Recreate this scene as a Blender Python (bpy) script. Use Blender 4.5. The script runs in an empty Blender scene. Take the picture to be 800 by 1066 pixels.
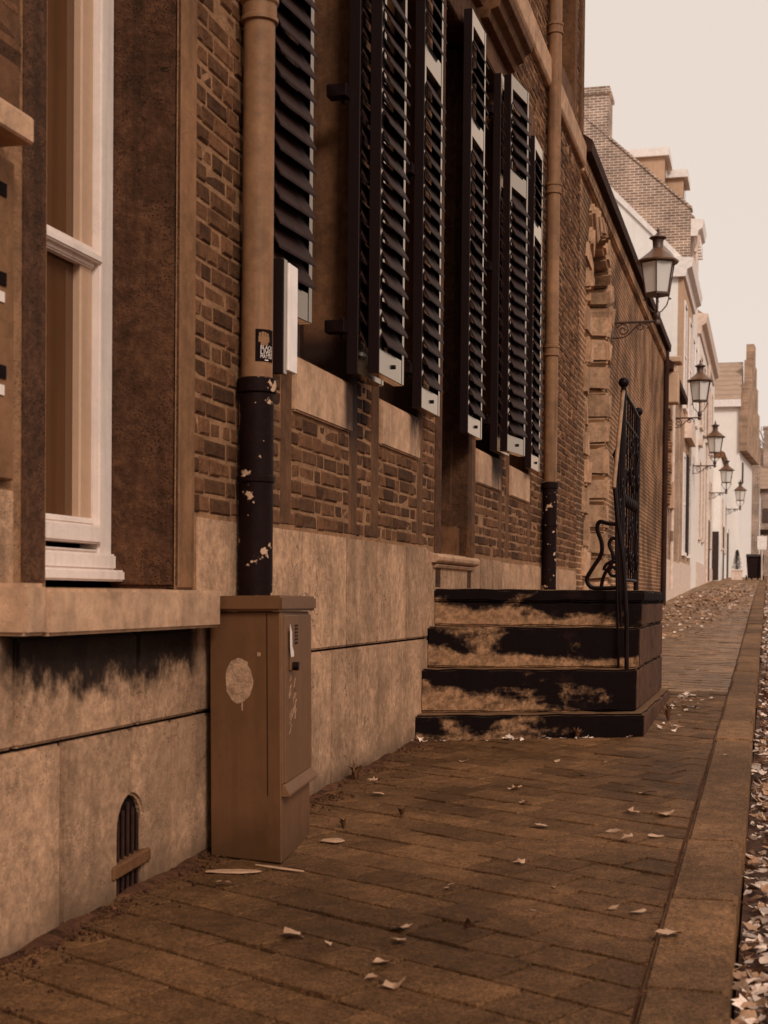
import bpy, bmesh, math, random
from mathutils import Vector, Matrix, Euler
random.seed(7)
PI = math.pi
SC = bpy.context.scene
COL = SC.collection

# ------------------------------------------------------------------ ground profile
GP = [(-60, -1.8), (0, 0), (9.2, .279), (16, .50), (29, 1.0), (38, 1.28), (53, 1.69), (66, 2.0), (90, 2.45), (130, 2.6), (900, 2.6)]
def g(y):
    for (a, za), (b, zb) in zip(GP, GP[1:]):
        if y <= b:
            return za + (zb - za) * (y - a) / (b - a)
    return GP[-1][1]

# ------------------------------------------------------------------ colours (a brown toned world)
def lerp_tab(tab, v):
    if v <= tab[0][0]: return tab[0][1]
    for (a, x), (b, y) in zip(tab, tab[1:]):
        if v <= b:
            k = (math.log(v) - math.log(a)) / (math.log(b) - math.log(a))
            return x + (y - x) * k
    return tab[-1][1]
def C(t, E=.66):
    gr = lerp_tab([(.01, .38), (.05, .40), (.1, .425), (.17, .445), (.26, .49), (.35, .55), (.8, .86)], t)
    br = lerp_tab([(.01, .3), (.05, .22), (.1, .20), (.17, .205), (.26, .25), (.35, .32), (.8, .76)], t)
    s = min(.012, t * .12)      # what the surface sheen will add
    r = min(.86, (t - .8 * s) / E); k = r * E / (t - .8 * s)
    return (r, min(1, k * max(t * gr * .5, t * gr - .69 * s) / E / .86), min(1, k * max(t * br * .35, t * br - .61 * s) / E / .76), 1)
def K(c, f):
    return (min(.92, c[0] * f), min(.92, c[1] * f), min(.92, c[2] * f), 1)

def G(c, k):  # mixes distance haze into a colour by greying it
    l = .45 * c[0] + .4 * c[1] + .15 * c[2]
    return tuple(c[i] + (l * (1.08, .98, .88)[i] - c[i]) * k for i in range(3)) + (1,)

# ------------------------------------------------------------------ node helpers
class NT:
    def __init__(s, name):
        s.m = bpy.data.materials.new(name); s.m.use_nodes = True
        s.t = s.m.node_tree; s.b = s.t.nodes['Principled BSDF']
        s.out = s.t.nodes['Material Output']
        s.co = s.t.nodes.new('ShaderNodeTexCoord').outputs['Object']
    def n(s, typ, **k):
        x = s.t.nodes.new('ShaderNode' + typ)
        for a, v in k.items():
            if a.startswith('_'): setattr(x, a[1:], v)
        for a, v in k.items():
            if not a.startswith('_'):
                key = int(a[1:]) if a[0] == 'i' and a[1:].isdigit() else a.replace('__', ' ')
                s.set(x.inputs[key], v)
        return x
    def set(s, sock, v):
        if isinstance(v, bpy.types.NodeSocket): s.t.links.new(v, sock)
        else: sock.default_value = v
    def math(s, op, a, b=0., c=0., clamp=False):
        x = s.n('Math', _operation=op, _use_clamp=clamp)
        s.set(x.inputs[0], a); s.set(x.inputs[1], b)
        if op in ('MULTIPLY_ADD',): s.set(x.inputs[2], c)
        return x.outputs[0]
    def scale(s, v, sx, sy, sz):
        x = s.n('VectorMath', _operation='MULTIPLY'); s.set(x.inputs[0], v); x.inputs[1].default_value = (sx, sy, sz)
        return x.outputs[0]
    def noise(s, sc, det=6, rough=.6, co=None, dist=0.):
        return s.n('TexNoise', Vector=co or s.co, Scale=sc, Detail=det, Roughness=rough, Distortion=dist).outputs[0]
    def ramp(s, f, lo, hi, a=0., b=1.):
        x = s.n('MapRange', _interpolation_type='SMOOTHSTEP', i0=f, i1=lo, i2=hi, i3=a, i4=b)
        return x.outputs[0]
    def mix(s, f, a, b, mode='MIX'):
        x = s.n('Mix', _data_type='RGBA', _blend_type=mode)
        s.set(x.inputs[0], f); s.set(x.inputs[6], a); s.set(x.inputs[7], b)
        return x.outputs[2]
    def xyz(s, co=None):
        return s.n('SeparateXYZ', i0=co or s.co).outputs
    def bump(s, h, strength=.3, dist=.01, nrm=None):
        k = dict(Height=h, Strength=strength, Distance=dist)
        if nrm: k['Normal'] = nrm
        return s.n('Bump', **k).outputs[0]
    def fin(s, col, rough=.8, spec=.3, nrm=None, metal=0.):
        s.set(s.b.inputs['Base Color'], col); s.set(s.b.inputs['Roughness'], rough)
        s.b.inputs['Specular IOR Level'].default_value = spec; s.b.inputs['Metallic'].default_value = metal
        if nrm: s.set(s.b.inputs['Normal'], nrm)
        return s.m

def weather(name, t, var=.3, streak=0., rough=.85, bump=.4, sc=5., spec=.14, speck=0., island=0., dark=None, bd=.012, E=.66, extra=None, sdir='z', col0=None, fine=0.):
    s = NT(name); c = col0 or C(t, E)
    n1 = s.noise(sc, 8, .65); n2 = s.noise(sc * 5, 6, .7)
    f = s.math('MULTIPLY_ADD', n2, .45, s.math('MULTIPLY', n1, .6))
    col = s.mix(s.ramp(f, .32, .72), K(c, 1 - var), K(c, 1 + var))
    if fine:
        a1 = s.noise(28, 9, .78); a2 = s.noise(.8, 8, .72, None, .6)
        col = s.mix(1., col, s.mix(s.ramp(a1, .36, .64), K((1, 1, 1, 1), 1 - fine), (1 + fine * .55,) * 3 + (1,)), 'MULTIPLY')
        col = s.mix(s.ramp(a2, .53, .60, 0, .5), col, K(c, .5))
        cr = s.n('TexVoronoi', _feature='DISTANCE_TO_EDGE', Vector=s.n('VectorMath', _operation='ADD', i0=s.co, i1=s.n('TexNoise', Vector=s.co, Scale=4., Detail=5.).outputs['Color']).outputs[0], Scale=1.1).outputs[0]
        col = s.mix(s.math('MULTIPLY', s.ramp(cr, .0, .006, 1, 0), s.ramp(s.noise(.9, 3), .52, .6)), col, K(c, .18))
    if island:
        r = s.n('NewGeometry').outputs['Random Per Island']
        col = s.mix(1., col, s.mix(r, K((1, 1, 1, 1), 1 - island), (1 + island,) * 3 + (1,)), 'MULTIPLY')
    if streak:
        sv = s.scale(s.co, 3.2, 3.2, .45) if sdir == 'wide' else s.scale(s.co, 9, 9, .55)
        st = s.noise(1.6, 6, .65, sv)
        col = s.mix(s.math('MULTIPLY', s.ramp(st, .47, .72), streak, clamp=True), col, dark or K(c, .3))
        sv2 = s.scale(s.co, 6, 6, .8) if sdir == 'wide' else s.scale(s.co, 17, 17, .5)
        col = s.mix(s.math('MULTIPLY', s.ramp(s.noise(1.5, 5, .6, sv2), .55, .75), streak * .5, clamp=True), col, K(c, 1.5))
    h = s.math('MULTIPLY_ADD', n2, .6, n1)
    if speck:
        vo = s.n('TexVoronoi', Vector=s.co, Scale=95., Randomness=1.).outputs[0]
        pit = s.math('MULTIPLY', s.ramp(vo, .10, .34, 1, 0), s.ramp(s.noise(7, 6, .7), .46, .62))
        col = s.mix(s.math('MULTIPLY', pit, speck), col, K(c, .35))
        lit = s.ramp(s.noise(120, 8, .85), .56, .66)
        col = s.mix(s.math('MULTIPLY', lit, speck * .6), col, K(c, 1.8))
        h = s.math('SUBTRACT', h, s.math('MULTIPLY', pit, .35))
    if extra: col = extra(s, col, c)
    return s.fin(col, rough, spec, s.bump(h, bump, bd))

def brickwork(name, t, mort, axes='yz', bw=.22, bh=.065, rough=.9, bump=.6, var=.25, E=.66, haze=0.):
    s = NT(name); x = s.xyz()
    u = x[1] if axes[0] == 'y' else x[0]
    v = s.n('CombineXYZ', X=u, Y=x[2], Z=0.).outputs[0]
    c, m = G(C(t, E), haze), C(mort, E)
    br = s.n('TexBrick', Vector=v, Color1=K(c, .75), Color2=K(c, 1.25), Mortar=m, Scale=1.)
    br.inputs['Mortar Size'].default_value = .008; br.inputs['Mortar Smooth'].default_value = .3
    br.inputs['Brick Width'].default_value = bw; br.inputs['Row Height'].default_value = bh
    n1 = s.noise(1.3, 8, .6); n2 = s.noise(14, 5, .7)
    col = s.mix(s.ramp(n1, .35, .7), K((1, 1, 1, 1), 1 - var), (1 + var,) * 3 + (1,))
    col = s.mix(1., br.outputs['Color'], col, 'MULTIPLY')
    col = s.mix(s.ramp(n2, .58, .8, 0, .6), col, K(c, .45))
    h = s.math('MULTIPLY_ADD', br.outputs['Fac'], -1., s.math('MULTIPLY', n2, .5))
    return s.fin(col, rough, .1, s.bump(h, bump, .012))

def paint(name, t, rough=.5, spec=.4, var=.08, E=.66, bump=.05, sc=9.):
    s = NT(name); c = C(t, E)
    n = s.noise(sc, 6, .6)
    col = s.mix(s.ramp(n, .35, .7), K(c, 1 - var), K(c, 1 + var))
    r = s.ramp(s.noise(sc * 2, 4), .3, .7, rough - .07, rough + .07)
    return s.fin(col, r, spec, s.bump(n, bump, .004))

# ------------------------------------------------------------------ mesh helpers
class MB:
    def __init__(s): s.v = []; s.f = []; s.m = []
    def add(s, vs, fs, mi=0):
        o = len(s.v); s.v += [tuple(p) for p in vs]
        s.f += [tuple(o + i for i in q) for q in fs]; s.m += [mi] * len(fs); return s
    def box(s, x0, x1, y0, y1, z0, z1, mi=0, mtx=None):
        if x0 > x1: x0, x1 = x1, x0
        if y0 > y1: y0, y1 = y1, y0
        p = [(x, y, z) for z in (z0, z1) for x, y in ((x0, y0), (x1, y0), (x1, y1), (x0, y1))]
        if mtx: p = [mtx @ Vector(q) for q in p]
        return s.add(p, [(3, 2, 1, 0), (4, 5, 6, 7), (0, 1, 5, 4), (1, 2, 6, 5), (2, 3, 7, 6), (3, 0, 4, 7)], mi)
    def prism(s, poly, z0, z1, mi=0, axis='z'):
        # poly counter-clockwise seen from +axis; z0/z1 may be callables of the point
        n = len(poly)
        def P(a, b, h):
            return {'z': (a, b, h), 'y': (a, h, b), 'x': (h, a, b)}[axis]
        lo = [P(a, b, z0(a, b) if callable(z0) else z0) for a, b in poly]
        hi = [P(a, b, z1(a, b) if callable(z1) else z1) for a, b in poly]
        fs = [tuple(range(n - 1, -1, -1)), tuple(range(n, 2 * n))]
        for i in range(n):
            j = (i + 1) % n; fs.append((i, j, n + j, n + i))
        if axis == 'y': fs = [tuple(reversed(q)) for q in fs]
        return s.add(lo + hi, fs, mi)
    def tube(s, pts, r, n=8, mi=0, cap=True):
        pts = [Vector(p) for p in pts]; N = len(pts)
        rs = r if isinstance(r, (list, tuple)) else [r] * N
        vs = []; prev = None
        for i, p in enumerate(pts):
            t = (pts[min(i + 1, N - 1)] - pts[max(i - 1, 0)])
            t = t.normalized() if t.length > 1e-9 else Vector((0, 0, 1))
            if prev is None:
                a = Vector((1, 0, 0)) if abs(t.x) < .9 else Vector((0, 1, 0))
            else: a = prev
            a = (a - t * a.dot(t)); a = a.normalized() if a.length > 1e-6 else t.orthogonal().normalized()
            prev = a; b = t.cross(a)
            for k in range(n):
                w = 2 * PI * k / n
                vs.append(p + (a * math.cos(w) + b * math.sin(w)) * rs[i])
        fs = []
        for i in range(N - 1):
            for k in range(n):
                k2 = (k + 1) % n
                fs.append((i * n + k, i * n + k2, (i + 1) * n + k2, (i + 1) * n + k))
        if cap: fs += [tuple(range(n - 1, -1, -1)), tuple((N - 1) * n + k for k in range(n))]
        return s.add(vs, fs, mi)
    def lathe(s, prof, cx=0, cy=0, n=16, mi=0, rot=0.):
        vs = []; N = len(prof)
        for r, z in prof:
            for k in range(n):
                w = 2 * PI * k / n + rot
                vs.append((cx + r * math.cos(w), cy + r * math.sin(w), z))
        fs = []
        for i in range(N - 1):
            for k in range(n):
                k2 = (k + 1) % n
                fs.append((i * n + k, i * n + k2, (i + 1) * n + k2, (i + 1) * n + k))
        fs += [tuple(range(n - 1, -1, -1)), tuple((N - 1) * n + k for k in range(n))]
        return s.add(vs, fs, mi)
    def quad(s, a, b, c, d, mi=0): return s.add([a, b, c, d], [(0, 1, 2, 3)], mi)
    def mesh(s, name, mats, bevel=0, seg=1, smooth=None):
        me = bpy.data.meshes.new(name); me.from_pydata(s.v, [], s.f)
        for m in (mats if isinstance(mats, (list, tuple)) else [mats]): me.materials.append(m)
        me.polygons.foreach_set('material_index', s.m)
        if bevel:
            bm = bmesh.new(); bm.from_mesh(me)
            bmesh.ops.bevel(bm, geom=list(bm.edges), offset=bevel, segments=seg, affect='EDGES', clamp_overlap=True)
            bm.to_mesh(me); bm.free()
        if smooth is not None:
            me.polygons.foreach_set('use_smooth', [True] * len(me.polygons))
            me.set_sharp_from_angle(angle=math.radians(smooth))
        me.update(); return me
    def obj(s, name, mats, parent=None, loc=(0, 0, 0), **k):
        o = bpy.data.objects.new(name, s.mesh(name, mats, **k)); COL.objects.link(o)
        if parent: o.parent = parent
        o.location = loc; return o

def tag(o, label=None, cat=None, group=None, kind=None):
    if label: o['label'] = label
    if cat: o['category'] = cat
    if group: o['group'] = group
    if kind: o['kind'] = kind
    return o
def empty(name, loc, label, cat, group=None, rz=0.):
    o = bpy.data.objects.new(name, None); COL.objects.link(o); o.empty_display_size = .2
    o.location = loc; o.rotation_euler = (0, 0, rz); return tag(o, label, cat, group)
def copy_tree(o, parent=None):
    c = o.copy(); COL.objects.link(c)
    if parent: c.parent = parent
    for ch in list(o.children): copy_tree(ch, c)
    return c
def noisy(o, amp, sc=6., seed=0):
    from mathutils import noise as nz
    for v in o.data.vertices:
        q = Vector(v.co) * sc + Vector((seed, 0, 0))
        v.co += nz.noise_vector(q) * amp
    return o

# ------------------------------------------------------------------ materials
def sill_grime_and_shade(s, col, c):  # black grime plus the sill's shadow, both painted into the stone colour
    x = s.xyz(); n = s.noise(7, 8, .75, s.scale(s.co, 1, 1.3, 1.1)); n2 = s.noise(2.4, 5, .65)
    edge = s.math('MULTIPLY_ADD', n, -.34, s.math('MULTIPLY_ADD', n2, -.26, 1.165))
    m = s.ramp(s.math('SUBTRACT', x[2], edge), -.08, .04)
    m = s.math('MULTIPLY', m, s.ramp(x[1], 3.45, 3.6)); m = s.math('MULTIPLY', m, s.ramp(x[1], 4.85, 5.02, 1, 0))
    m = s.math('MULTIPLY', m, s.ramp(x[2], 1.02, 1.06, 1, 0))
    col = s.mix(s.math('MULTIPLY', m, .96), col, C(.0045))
    # darker towards the foot of the wall
    zz = s.math('SUBTRACT', x[2], s.math('MULTIPLY', x[1], .0303))
    foot = s.ramp(s.math('MULTIPLY_ADD', s.noise(6, 5), -.25, zz), -.16, .02, .85, 0.)
    return s.mix(foot, col, K(c, .28))
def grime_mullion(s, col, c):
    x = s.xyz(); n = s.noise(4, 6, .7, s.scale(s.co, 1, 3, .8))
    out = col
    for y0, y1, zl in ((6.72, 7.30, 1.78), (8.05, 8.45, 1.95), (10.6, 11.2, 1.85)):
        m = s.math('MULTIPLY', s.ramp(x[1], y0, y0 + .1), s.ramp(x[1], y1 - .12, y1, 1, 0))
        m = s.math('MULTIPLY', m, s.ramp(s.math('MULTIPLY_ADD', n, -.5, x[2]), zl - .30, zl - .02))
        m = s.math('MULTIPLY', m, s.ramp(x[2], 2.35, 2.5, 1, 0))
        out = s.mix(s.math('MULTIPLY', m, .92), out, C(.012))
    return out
M = {}
M['plinth'] = weather('PlinthStone', .285, .36, .46, .85, .9, 3.4, speck=.8, sdir='wide', fine=.30, island=.17, extra=sill_grime_and_shade)
M['jamb'] = weather('DarkBlueStone', .088, .5, .5, .8, .6, 4., speck=.2, extra=grime_mullion)
M['reveal'] = weather('DarkRevealStone', .068, .5, .6, .85, 1.2, 3., speck=.5, bd=.025, fine=.4)
M['sill'] = weather('PaleSillStone', .30, .42, .45, .8, .4, 4., speck=.35, sdir='wide', extra=grime_mullion)
M['mortar'] = weather('Mortar', .20, .35, .2, .95, .9, 9., speck=.3, bd=.02)
M['brick'] = weather('OldBrick', .082, .5, .15, .9, .9, 22., speck=.6, island=.48, bd=.012, extra=grime_mullion)
M['brick2'] = brickwork('FarBrick', .11, .30, var=.55)
M['brick3'] = brickwork('TanBrick', .27, .36, haze=.3)
M['brickgable'] = brickwork('GableBrick', .235, .58, 'xz', .22, .072, haze=.35)
M['brickgable_y'] = brickwork('GableBrickSide', .235, .55, 'yz', .22, .072, haze=.35)
M['pipe'] = weather('PipePaint', .165, .35, .55, .55, .1, 3., .2, speck=.2) if True else paint('PipePaint', .25, .5, .25, .22, sc=5.)
def chips(s, col, c):
    n = s.noise(13, 4, .55)
    return s.mix(s.ramp(n, .615, .64), col, C(.33))
M['castiron'] = weather('BlackCastIron', .008, .3, 0, .55, .25, 8., .06, extra=chips)
def gloss_black():
    s = NT('BlackVarnish'); n = s.noise(14, 6, .6); nb = s.bump(n, .05, .003)
    s.fin(K(C(.008), 1), .6, .1, nb)
    gl = s.n('BsdfGlossy', Color=(1., .86, .72, 1), Roughness=s.ramp(s.noise(5, 5), .3, .7, .06, .2), Normal=nb).outputs[0]
    lw = s.n('LayerWeight', Blend=.5, Normal=nb).outputs['Facing']
    fac = s.math('MULTIPLY_ADD', s.math('POWER', lw, 2.6), .95, .012)
    mx = s.n('MixShader', i0=fac); s.t.links.new(s.b.outputs[0], mx.inputs[1]); s.t.links.new(gl, mx.inputs[2])
    s.t.links.new(mx.outputs[0], s.out.inputs[0]); return s.m
M['shutter'] = gloss_black()
M['slat'] = paint('SlatPaint', .020, .6, .08, .25, bump=.08, sc=14.)
M['iron'] = paint('WroughtIron', .007, .45, .09, .3)
M['worn'] = paint('WornHandrail', .20, .35, .4, .35)  # paler tone, for the sloping rail only
def curtain_glass():
    s = NT('CurtainedGlass'); c = C(.085)
    n = s.noise(1.6, 4, .5, s.scale(s.co, 14, 14, .25)); n2 = s.noise(1.2, 3)
    col = s.mix(s.ramp(n, .3, .7), K(c, .86), K(c, 1.12)); col = s.mix(s.ramp(n2, .4, .7, 0, .5), col, K(c, .6))
    return s.fin(col, .06, .5)
M['pane_near'] = curtain_glass()
M['jambface'] = weather('JambFaceStone', .15, .35, .35, .8, .5, 4., speck=.3)
M['sash'] = weather('SashPaint', .34, .08, .2, .5, .1, 6., .25)  # frame paint toned down, shade of the recess put into its colour
M['white'] = weather('WhiteFrame', .53, .08, .25, .5, .12, 6., .3, speck=.25) if True else paint('WhiteFrame', .56, .45, .35, .06)
M['glassdark'] = paint('WindowGlass', .05, .06, .55, .3, bump=.0)
M['curtain'] = paint('Curtain', .16, .9, .1, .3, sc=3.)
def cab_wear(s, col, c):
    x = s.xyz(); n = s.noise(7, 6, .65, s.scale(s.co, 1, 1, .5))
    m = s.ramp(s.math('MULTIPLY_ADD', n, -.42, x[2]), -.22, .02, .7, 0.)
    col = s.mix(m, col, K(c, .45))
    sp = s.ramp(s.noise(34, 4, .6), .70, .74, 0, .8)
    return s.mix(sp, col, K(c, .4))
M['cabinet'] = weather('CabinetPaint', .112, .14, .18, .5, .10, 3., .22, extra=cab_wear)
M['cabinet_dark'] = paint('CabinetSeam', .012, .8, .2)
M['torn'] = weather('TornPaper', .30, .6, 0, .85, .4, 22.)
M['scribble'] = paint('Scratch', .24, .7, .2)
M['wood'] = weather('OldWood', .10, .3, .3, .85, .5, 14.)
M['black'] = paint('BlackVoid', .006, .9, .1)
M['metal'] = paint('BrightMetal', .55, .35, .6, .1)
def tile_extra(s, col, c):
    n = s.noise(.9, 5, .6)
    return s.mix(s.ramp(n, .52, .75, 0, .5), col, K(c, 1.5))
def grit(name, t, island, rough, spec, sc):
    s = NT(name); c = C(t); c = (c[0] * .96, c[1] * 1.03, c[2] * 1.02, 1)
    n1, n2 = s.noise(1.1, 6, .65), s.noise(13, 7, .75)
    g1, g2 = s.noise(80, 6, .85), s.noise(190, 3, .7)
    f = s.math('ADD', s.math('MULTIPLY', g1, .6), s.math('MULTIPLY', g2, .4))
    col = s.mix(s.ramp(f, .38, .62), K(c, .28), K(c, 1.8))
    col = s.mix(1., col, s.mix(s.ramp(n1, .35, .68), (.7, .7, .7, 1), (1.35, 1.35, 1.35, 1)), 'MULTIPLY')
    col = s.mix(1., col, s.mix(s.ramp(n2, .35, .68), (.75, .75, .75, 1), (1.25, 1.25, 1.25, 1)), 'MULTIPLY')
    r = s.n('NewGeometry').outputs['Random Per Island']
    col = s.mix(1., col, s.mix(r, K((1, 1, 1, 1), 1 - island), (1 + island,) * 3 + (1,)), 'MULTIPLY')
    col = s.mix(s.ramp(g2, .66, .72, 0, .7), col, K(c, 3.2))
    h = s.math('MULTIPLY_ADD', n2, .8, f)
    return s.fin(col, rough, spec, s.bump(h, .9, sc))
M['tile'] = grit('ConcreteTile', .105, .26, .55, .07, .012)
M['paletile'] = grit('PaleTile', .165, .2, .5, .3, .008)
M['sand'] = weather('JointSand', .010, .4, 0, .95, .6, 12., .1)
M['kerb'] = grit('KerbStone', .125, .18, .6, .07, .008)
M['road'] = weather('RoadSetts', .06, .4, 0, .8, .8, 6., .3, speck=.4)
M['soil'] = weather('Soil', .06, .4, 0, .95, .7, .8, .1)
M['debris'] = weather('Debris', .06, .5, 0, .95, .8, 25., .1, island=.5)
M['coping'] = weather('DarkCoping', .028, .4, .2, .85, .6, 6.)
M['roofdark'] = weather('RoofTile', .13, .3, .2, .85, .5, 3.)
M['portal'] = weather('PortalStone', .28, .5, .35, .85, .6, 4., speck=.25, island=.22)
M['tan'] = weather('TanStucco', .36, .12, .15, .9, .2, 2.)
M['whitewall'] = weather('Whitewash', .8, .06, .14, .9, .25, 2., dark=(.62, .50, .42, 1), col0=(.87, .80, .735, 1))
M['whitewall2'] = weather('CreamStucco', .74, .10, .16, .9, .25, 2., dark=(.55, .42, .34, 1), col0=(.80, .715, .64, 1))
M['whitetrim'] = paint('WhiteTrim', .62, .6, .3, .08)
M['trim'] = paint('StoneTrim', .46, .7, .3, .12)
M['darkdoor'] = paint('DarkDoor', .025, .5, .4, .3)
M['lampmetal'] = paint('LampMetal', .045, .45, .5, .3)
M['lampgreen'] = paint('LampRoofMetal', .10, .4, .5, .2)
M['bin'] = paint('BinPlastic', .012, .5, .15, .3)
M['needle'] = weather('Evergreen', .03, .4, 0, .85, .3, 20., .15, island=.4)
M['bark'] = weather('Bark', .05, .3, 0, .9, .6, 12.)
M['weed'] = weather('WeedLeaf', .09, .35, 0, .7, .2, 20., .25, island=.4)
def tiles(name, t):
    s = NT(name); x = s.xyz(); c = G(C(t), .4)
    w = s.math('FRACT', s.math('MULTIPLY', x[2], 3.6))
    col = s.mix(s.ramp(w, .0, .25), K(c, .6), K(c, 1.1))
    col = s.mix(s.ramp(s.noise(3, 6), .3, .7, 0, .5), col, K(c, .7))
    return s.fin(col, .85, .2, s.bump(w, .6, .03))
M['tiles'] = tiles('RoofTiles', .28)
def leafmat(name, t):
    s = NT(name); c = C(t)
    r = s.n('NewGeometry').outputs['Random Per Island']
    col = s.mix(s.ramp(r, 0, 1), K(c, .5), K(c, 1.4))
    col = s.mix(s.ramp(s.noise(60, 4), .4, .7, 0, .5), col, K(c, .6))
    return s.fin(col, .6, .35, s.bump(s.noise(80, 3), .3, .003))
M['leaf'] = leafmat('DryLeaf', .24)
M['leafpale'] = leafmat('PaleDryLeaf', .44)
M['leafmid'] = leafmat('MidDryLeaf', .30)
def frosted():
    s = NT('FrostedLampGlass')
    tr = s.n('BsdfTranslucent', Color=(.95, .9, .84, 1)).outputs[0]
    s.fin((.93, .87, .80, 1), .12, .5)
    mx = s.n('MixShader', i0=.30); s.t.links.new(s.b.outputs[0], mx.inputs[1]); s.t.links.new(tr, mx.inputs[2])
    cl = s.n('BsdfTransparent', Color=(.95, .93, .9, 1)).outputs[0]; m2 = s.n('MixShader', i0=.15)
    s.t.links.new(mx.outputs[0], m2.inputs[1]); s.t.links.new(cl, m2.inputs[2]); s.t.links.new(m2.outputs[0], s.out.inputs[0]); return s.m
M['lampglass'] = frosted()
def stepmat():
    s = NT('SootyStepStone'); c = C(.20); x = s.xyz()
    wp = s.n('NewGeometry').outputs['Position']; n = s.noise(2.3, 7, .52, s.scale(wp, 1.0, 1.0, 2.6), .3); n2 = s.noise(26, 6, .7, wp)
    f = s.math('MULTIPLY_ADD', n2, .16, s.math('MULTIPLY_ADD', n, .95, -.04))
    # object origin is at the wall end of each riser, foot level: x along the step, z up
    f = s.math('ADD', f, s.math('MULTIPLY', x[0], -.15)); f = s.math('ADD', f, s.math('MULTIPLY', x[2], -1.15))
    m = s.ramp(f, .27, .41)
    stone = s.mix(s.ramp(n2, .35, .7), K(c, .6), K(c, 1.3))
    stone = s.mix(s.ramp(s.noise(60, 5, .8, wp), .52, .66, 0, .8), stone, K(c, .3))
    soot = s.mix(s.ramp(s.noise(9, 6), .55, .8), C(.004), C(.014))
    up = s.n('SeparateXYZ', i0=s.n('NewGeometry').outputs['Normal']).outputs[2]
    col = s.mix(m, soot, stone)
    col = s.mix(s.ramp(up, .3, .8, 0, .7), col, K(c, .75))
    return s.fin(col, .85, .08, s.bump(s.math('ADD', n2, n), .5, .012))
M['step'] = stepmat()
M['stepside'] = weather('SootySideStone', .06, .6, .6, .85, .6, 3., dark=C(.01))

# ------------------------------------------------------------------ the corner house with the shutters
W = -2.03
house = empty('brick_house', (W, 8, 0), 'long old brick house with open black louvred shutters and stone plinth, nearest on the left', 'house')
inv = Matrix.Translation((-W, -8, 0))
def part(mb, name, mats, parent=house, **k):
    """geometry given in street coordinates, stored relative to the house"""
    o = mb.obj(name, mats, parent, **k)
    if parent is house: o.location = (-W, -8, 0)
    return o
YE = 15.72
LIGHTS = [(6.02, 6.92), (7.48, 8.36), (10.12, 11.05), (11.50, 12.44)]
ZS, ZT = 2.18, 5.02
DOOR = (8.98, 9.82)
WIN0 = (3.80, 4.74)
VENT = (4.28, 4.49, -.5, .47)
holes = [VENT] + [(WIN0[0], WIN0[1], 1.14, 4.2)] + [(a, b, ZS, ZT) for a, b in LIGHTS] + [(DOOR[0], DOOR[1], 1.165, 4.9), (13.95, 14.95, 6.3, 8.2)]
jw = .145
stone_zones = [(WIN0[0] - .16, WIN0[1] + .17, .9, 4.4)] + [(a - jw, b + jw, 1.935, ZT + .28) for a, b in LIGHTS] + \
              [(a - jw, a, 1.3, 2) for a, b in LIGHTS] + [(b, b + jw, 1.3, 2) for a, b in LIGHTS] + [(DOOR[0] - .17, DOOR[1] + .15, 1, 5.2)] + \
              [(-5, YE, 5.76, 6.08), (13.78, 15.12, 6.08, 8.3), (-5, 3.64, -1, 2.42)]
def cuts(y0, y1, blocked):
    segs = [(y0, y1)]
    for a, b in blocked:
        nxt = []
        for p, q in segs:
            if b <= p or a >= q: nxt.append((p, q))
            else:
                if a > p: nxt.append((p, a))
                if b < q: nxt.append((b, q))
        segs = nxt
    return segs
# backing wall with the openings left free
wall = MB()
ys = sorted({-5., YE} | {h[0] for h in holes} | {h[1] for h in holes}); zs = sorted({1.2, 8.6} | {h[2] for h in holes} | {h[3] for h in holes} | {-.5})
zs = sorted(set(zs) - {1.14, 1.165} | {1.14}); zs = [-.5, .47, 1.14, ZS, 4.2, 4.9, ZT, 6.3, 8.2, 8.6]
XB = W - .0045
for a, b in zip(ys, ys[1:]):
    for c, d in zip(zs, zs[1:]):
        if any(h[0] <= (a + b) / 2 <= h[1] and h[2] - .03 <= (c + d) / 2 <= h[3] for h in holes): continue
        if c < 1 and a < 4.487 and b > 4.28:  # cellar vent opening is cut here below
            pass
        xq = XB if c > 1 else W - .035
        wall.quad((xq, a, c), (xq, b, c), (xq, b, d), (xq, a, d), 1)
# outer shell
wall.quad((-11, YE, -.5), (XB, YE, -.5), (XB, YE, 8.6), (-11, YE, 8.6), 1)
wall.quad((XB, -5, -.5), (-11, -5, -.5), (-11, -5, 8.6), (XB, -5, 8.6), 1)
wall.quad((-11, -5, -.5), (-11, YE, -.5), (-11, YE, 8.6), (-11, -5, 8.6), 1)
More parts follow.
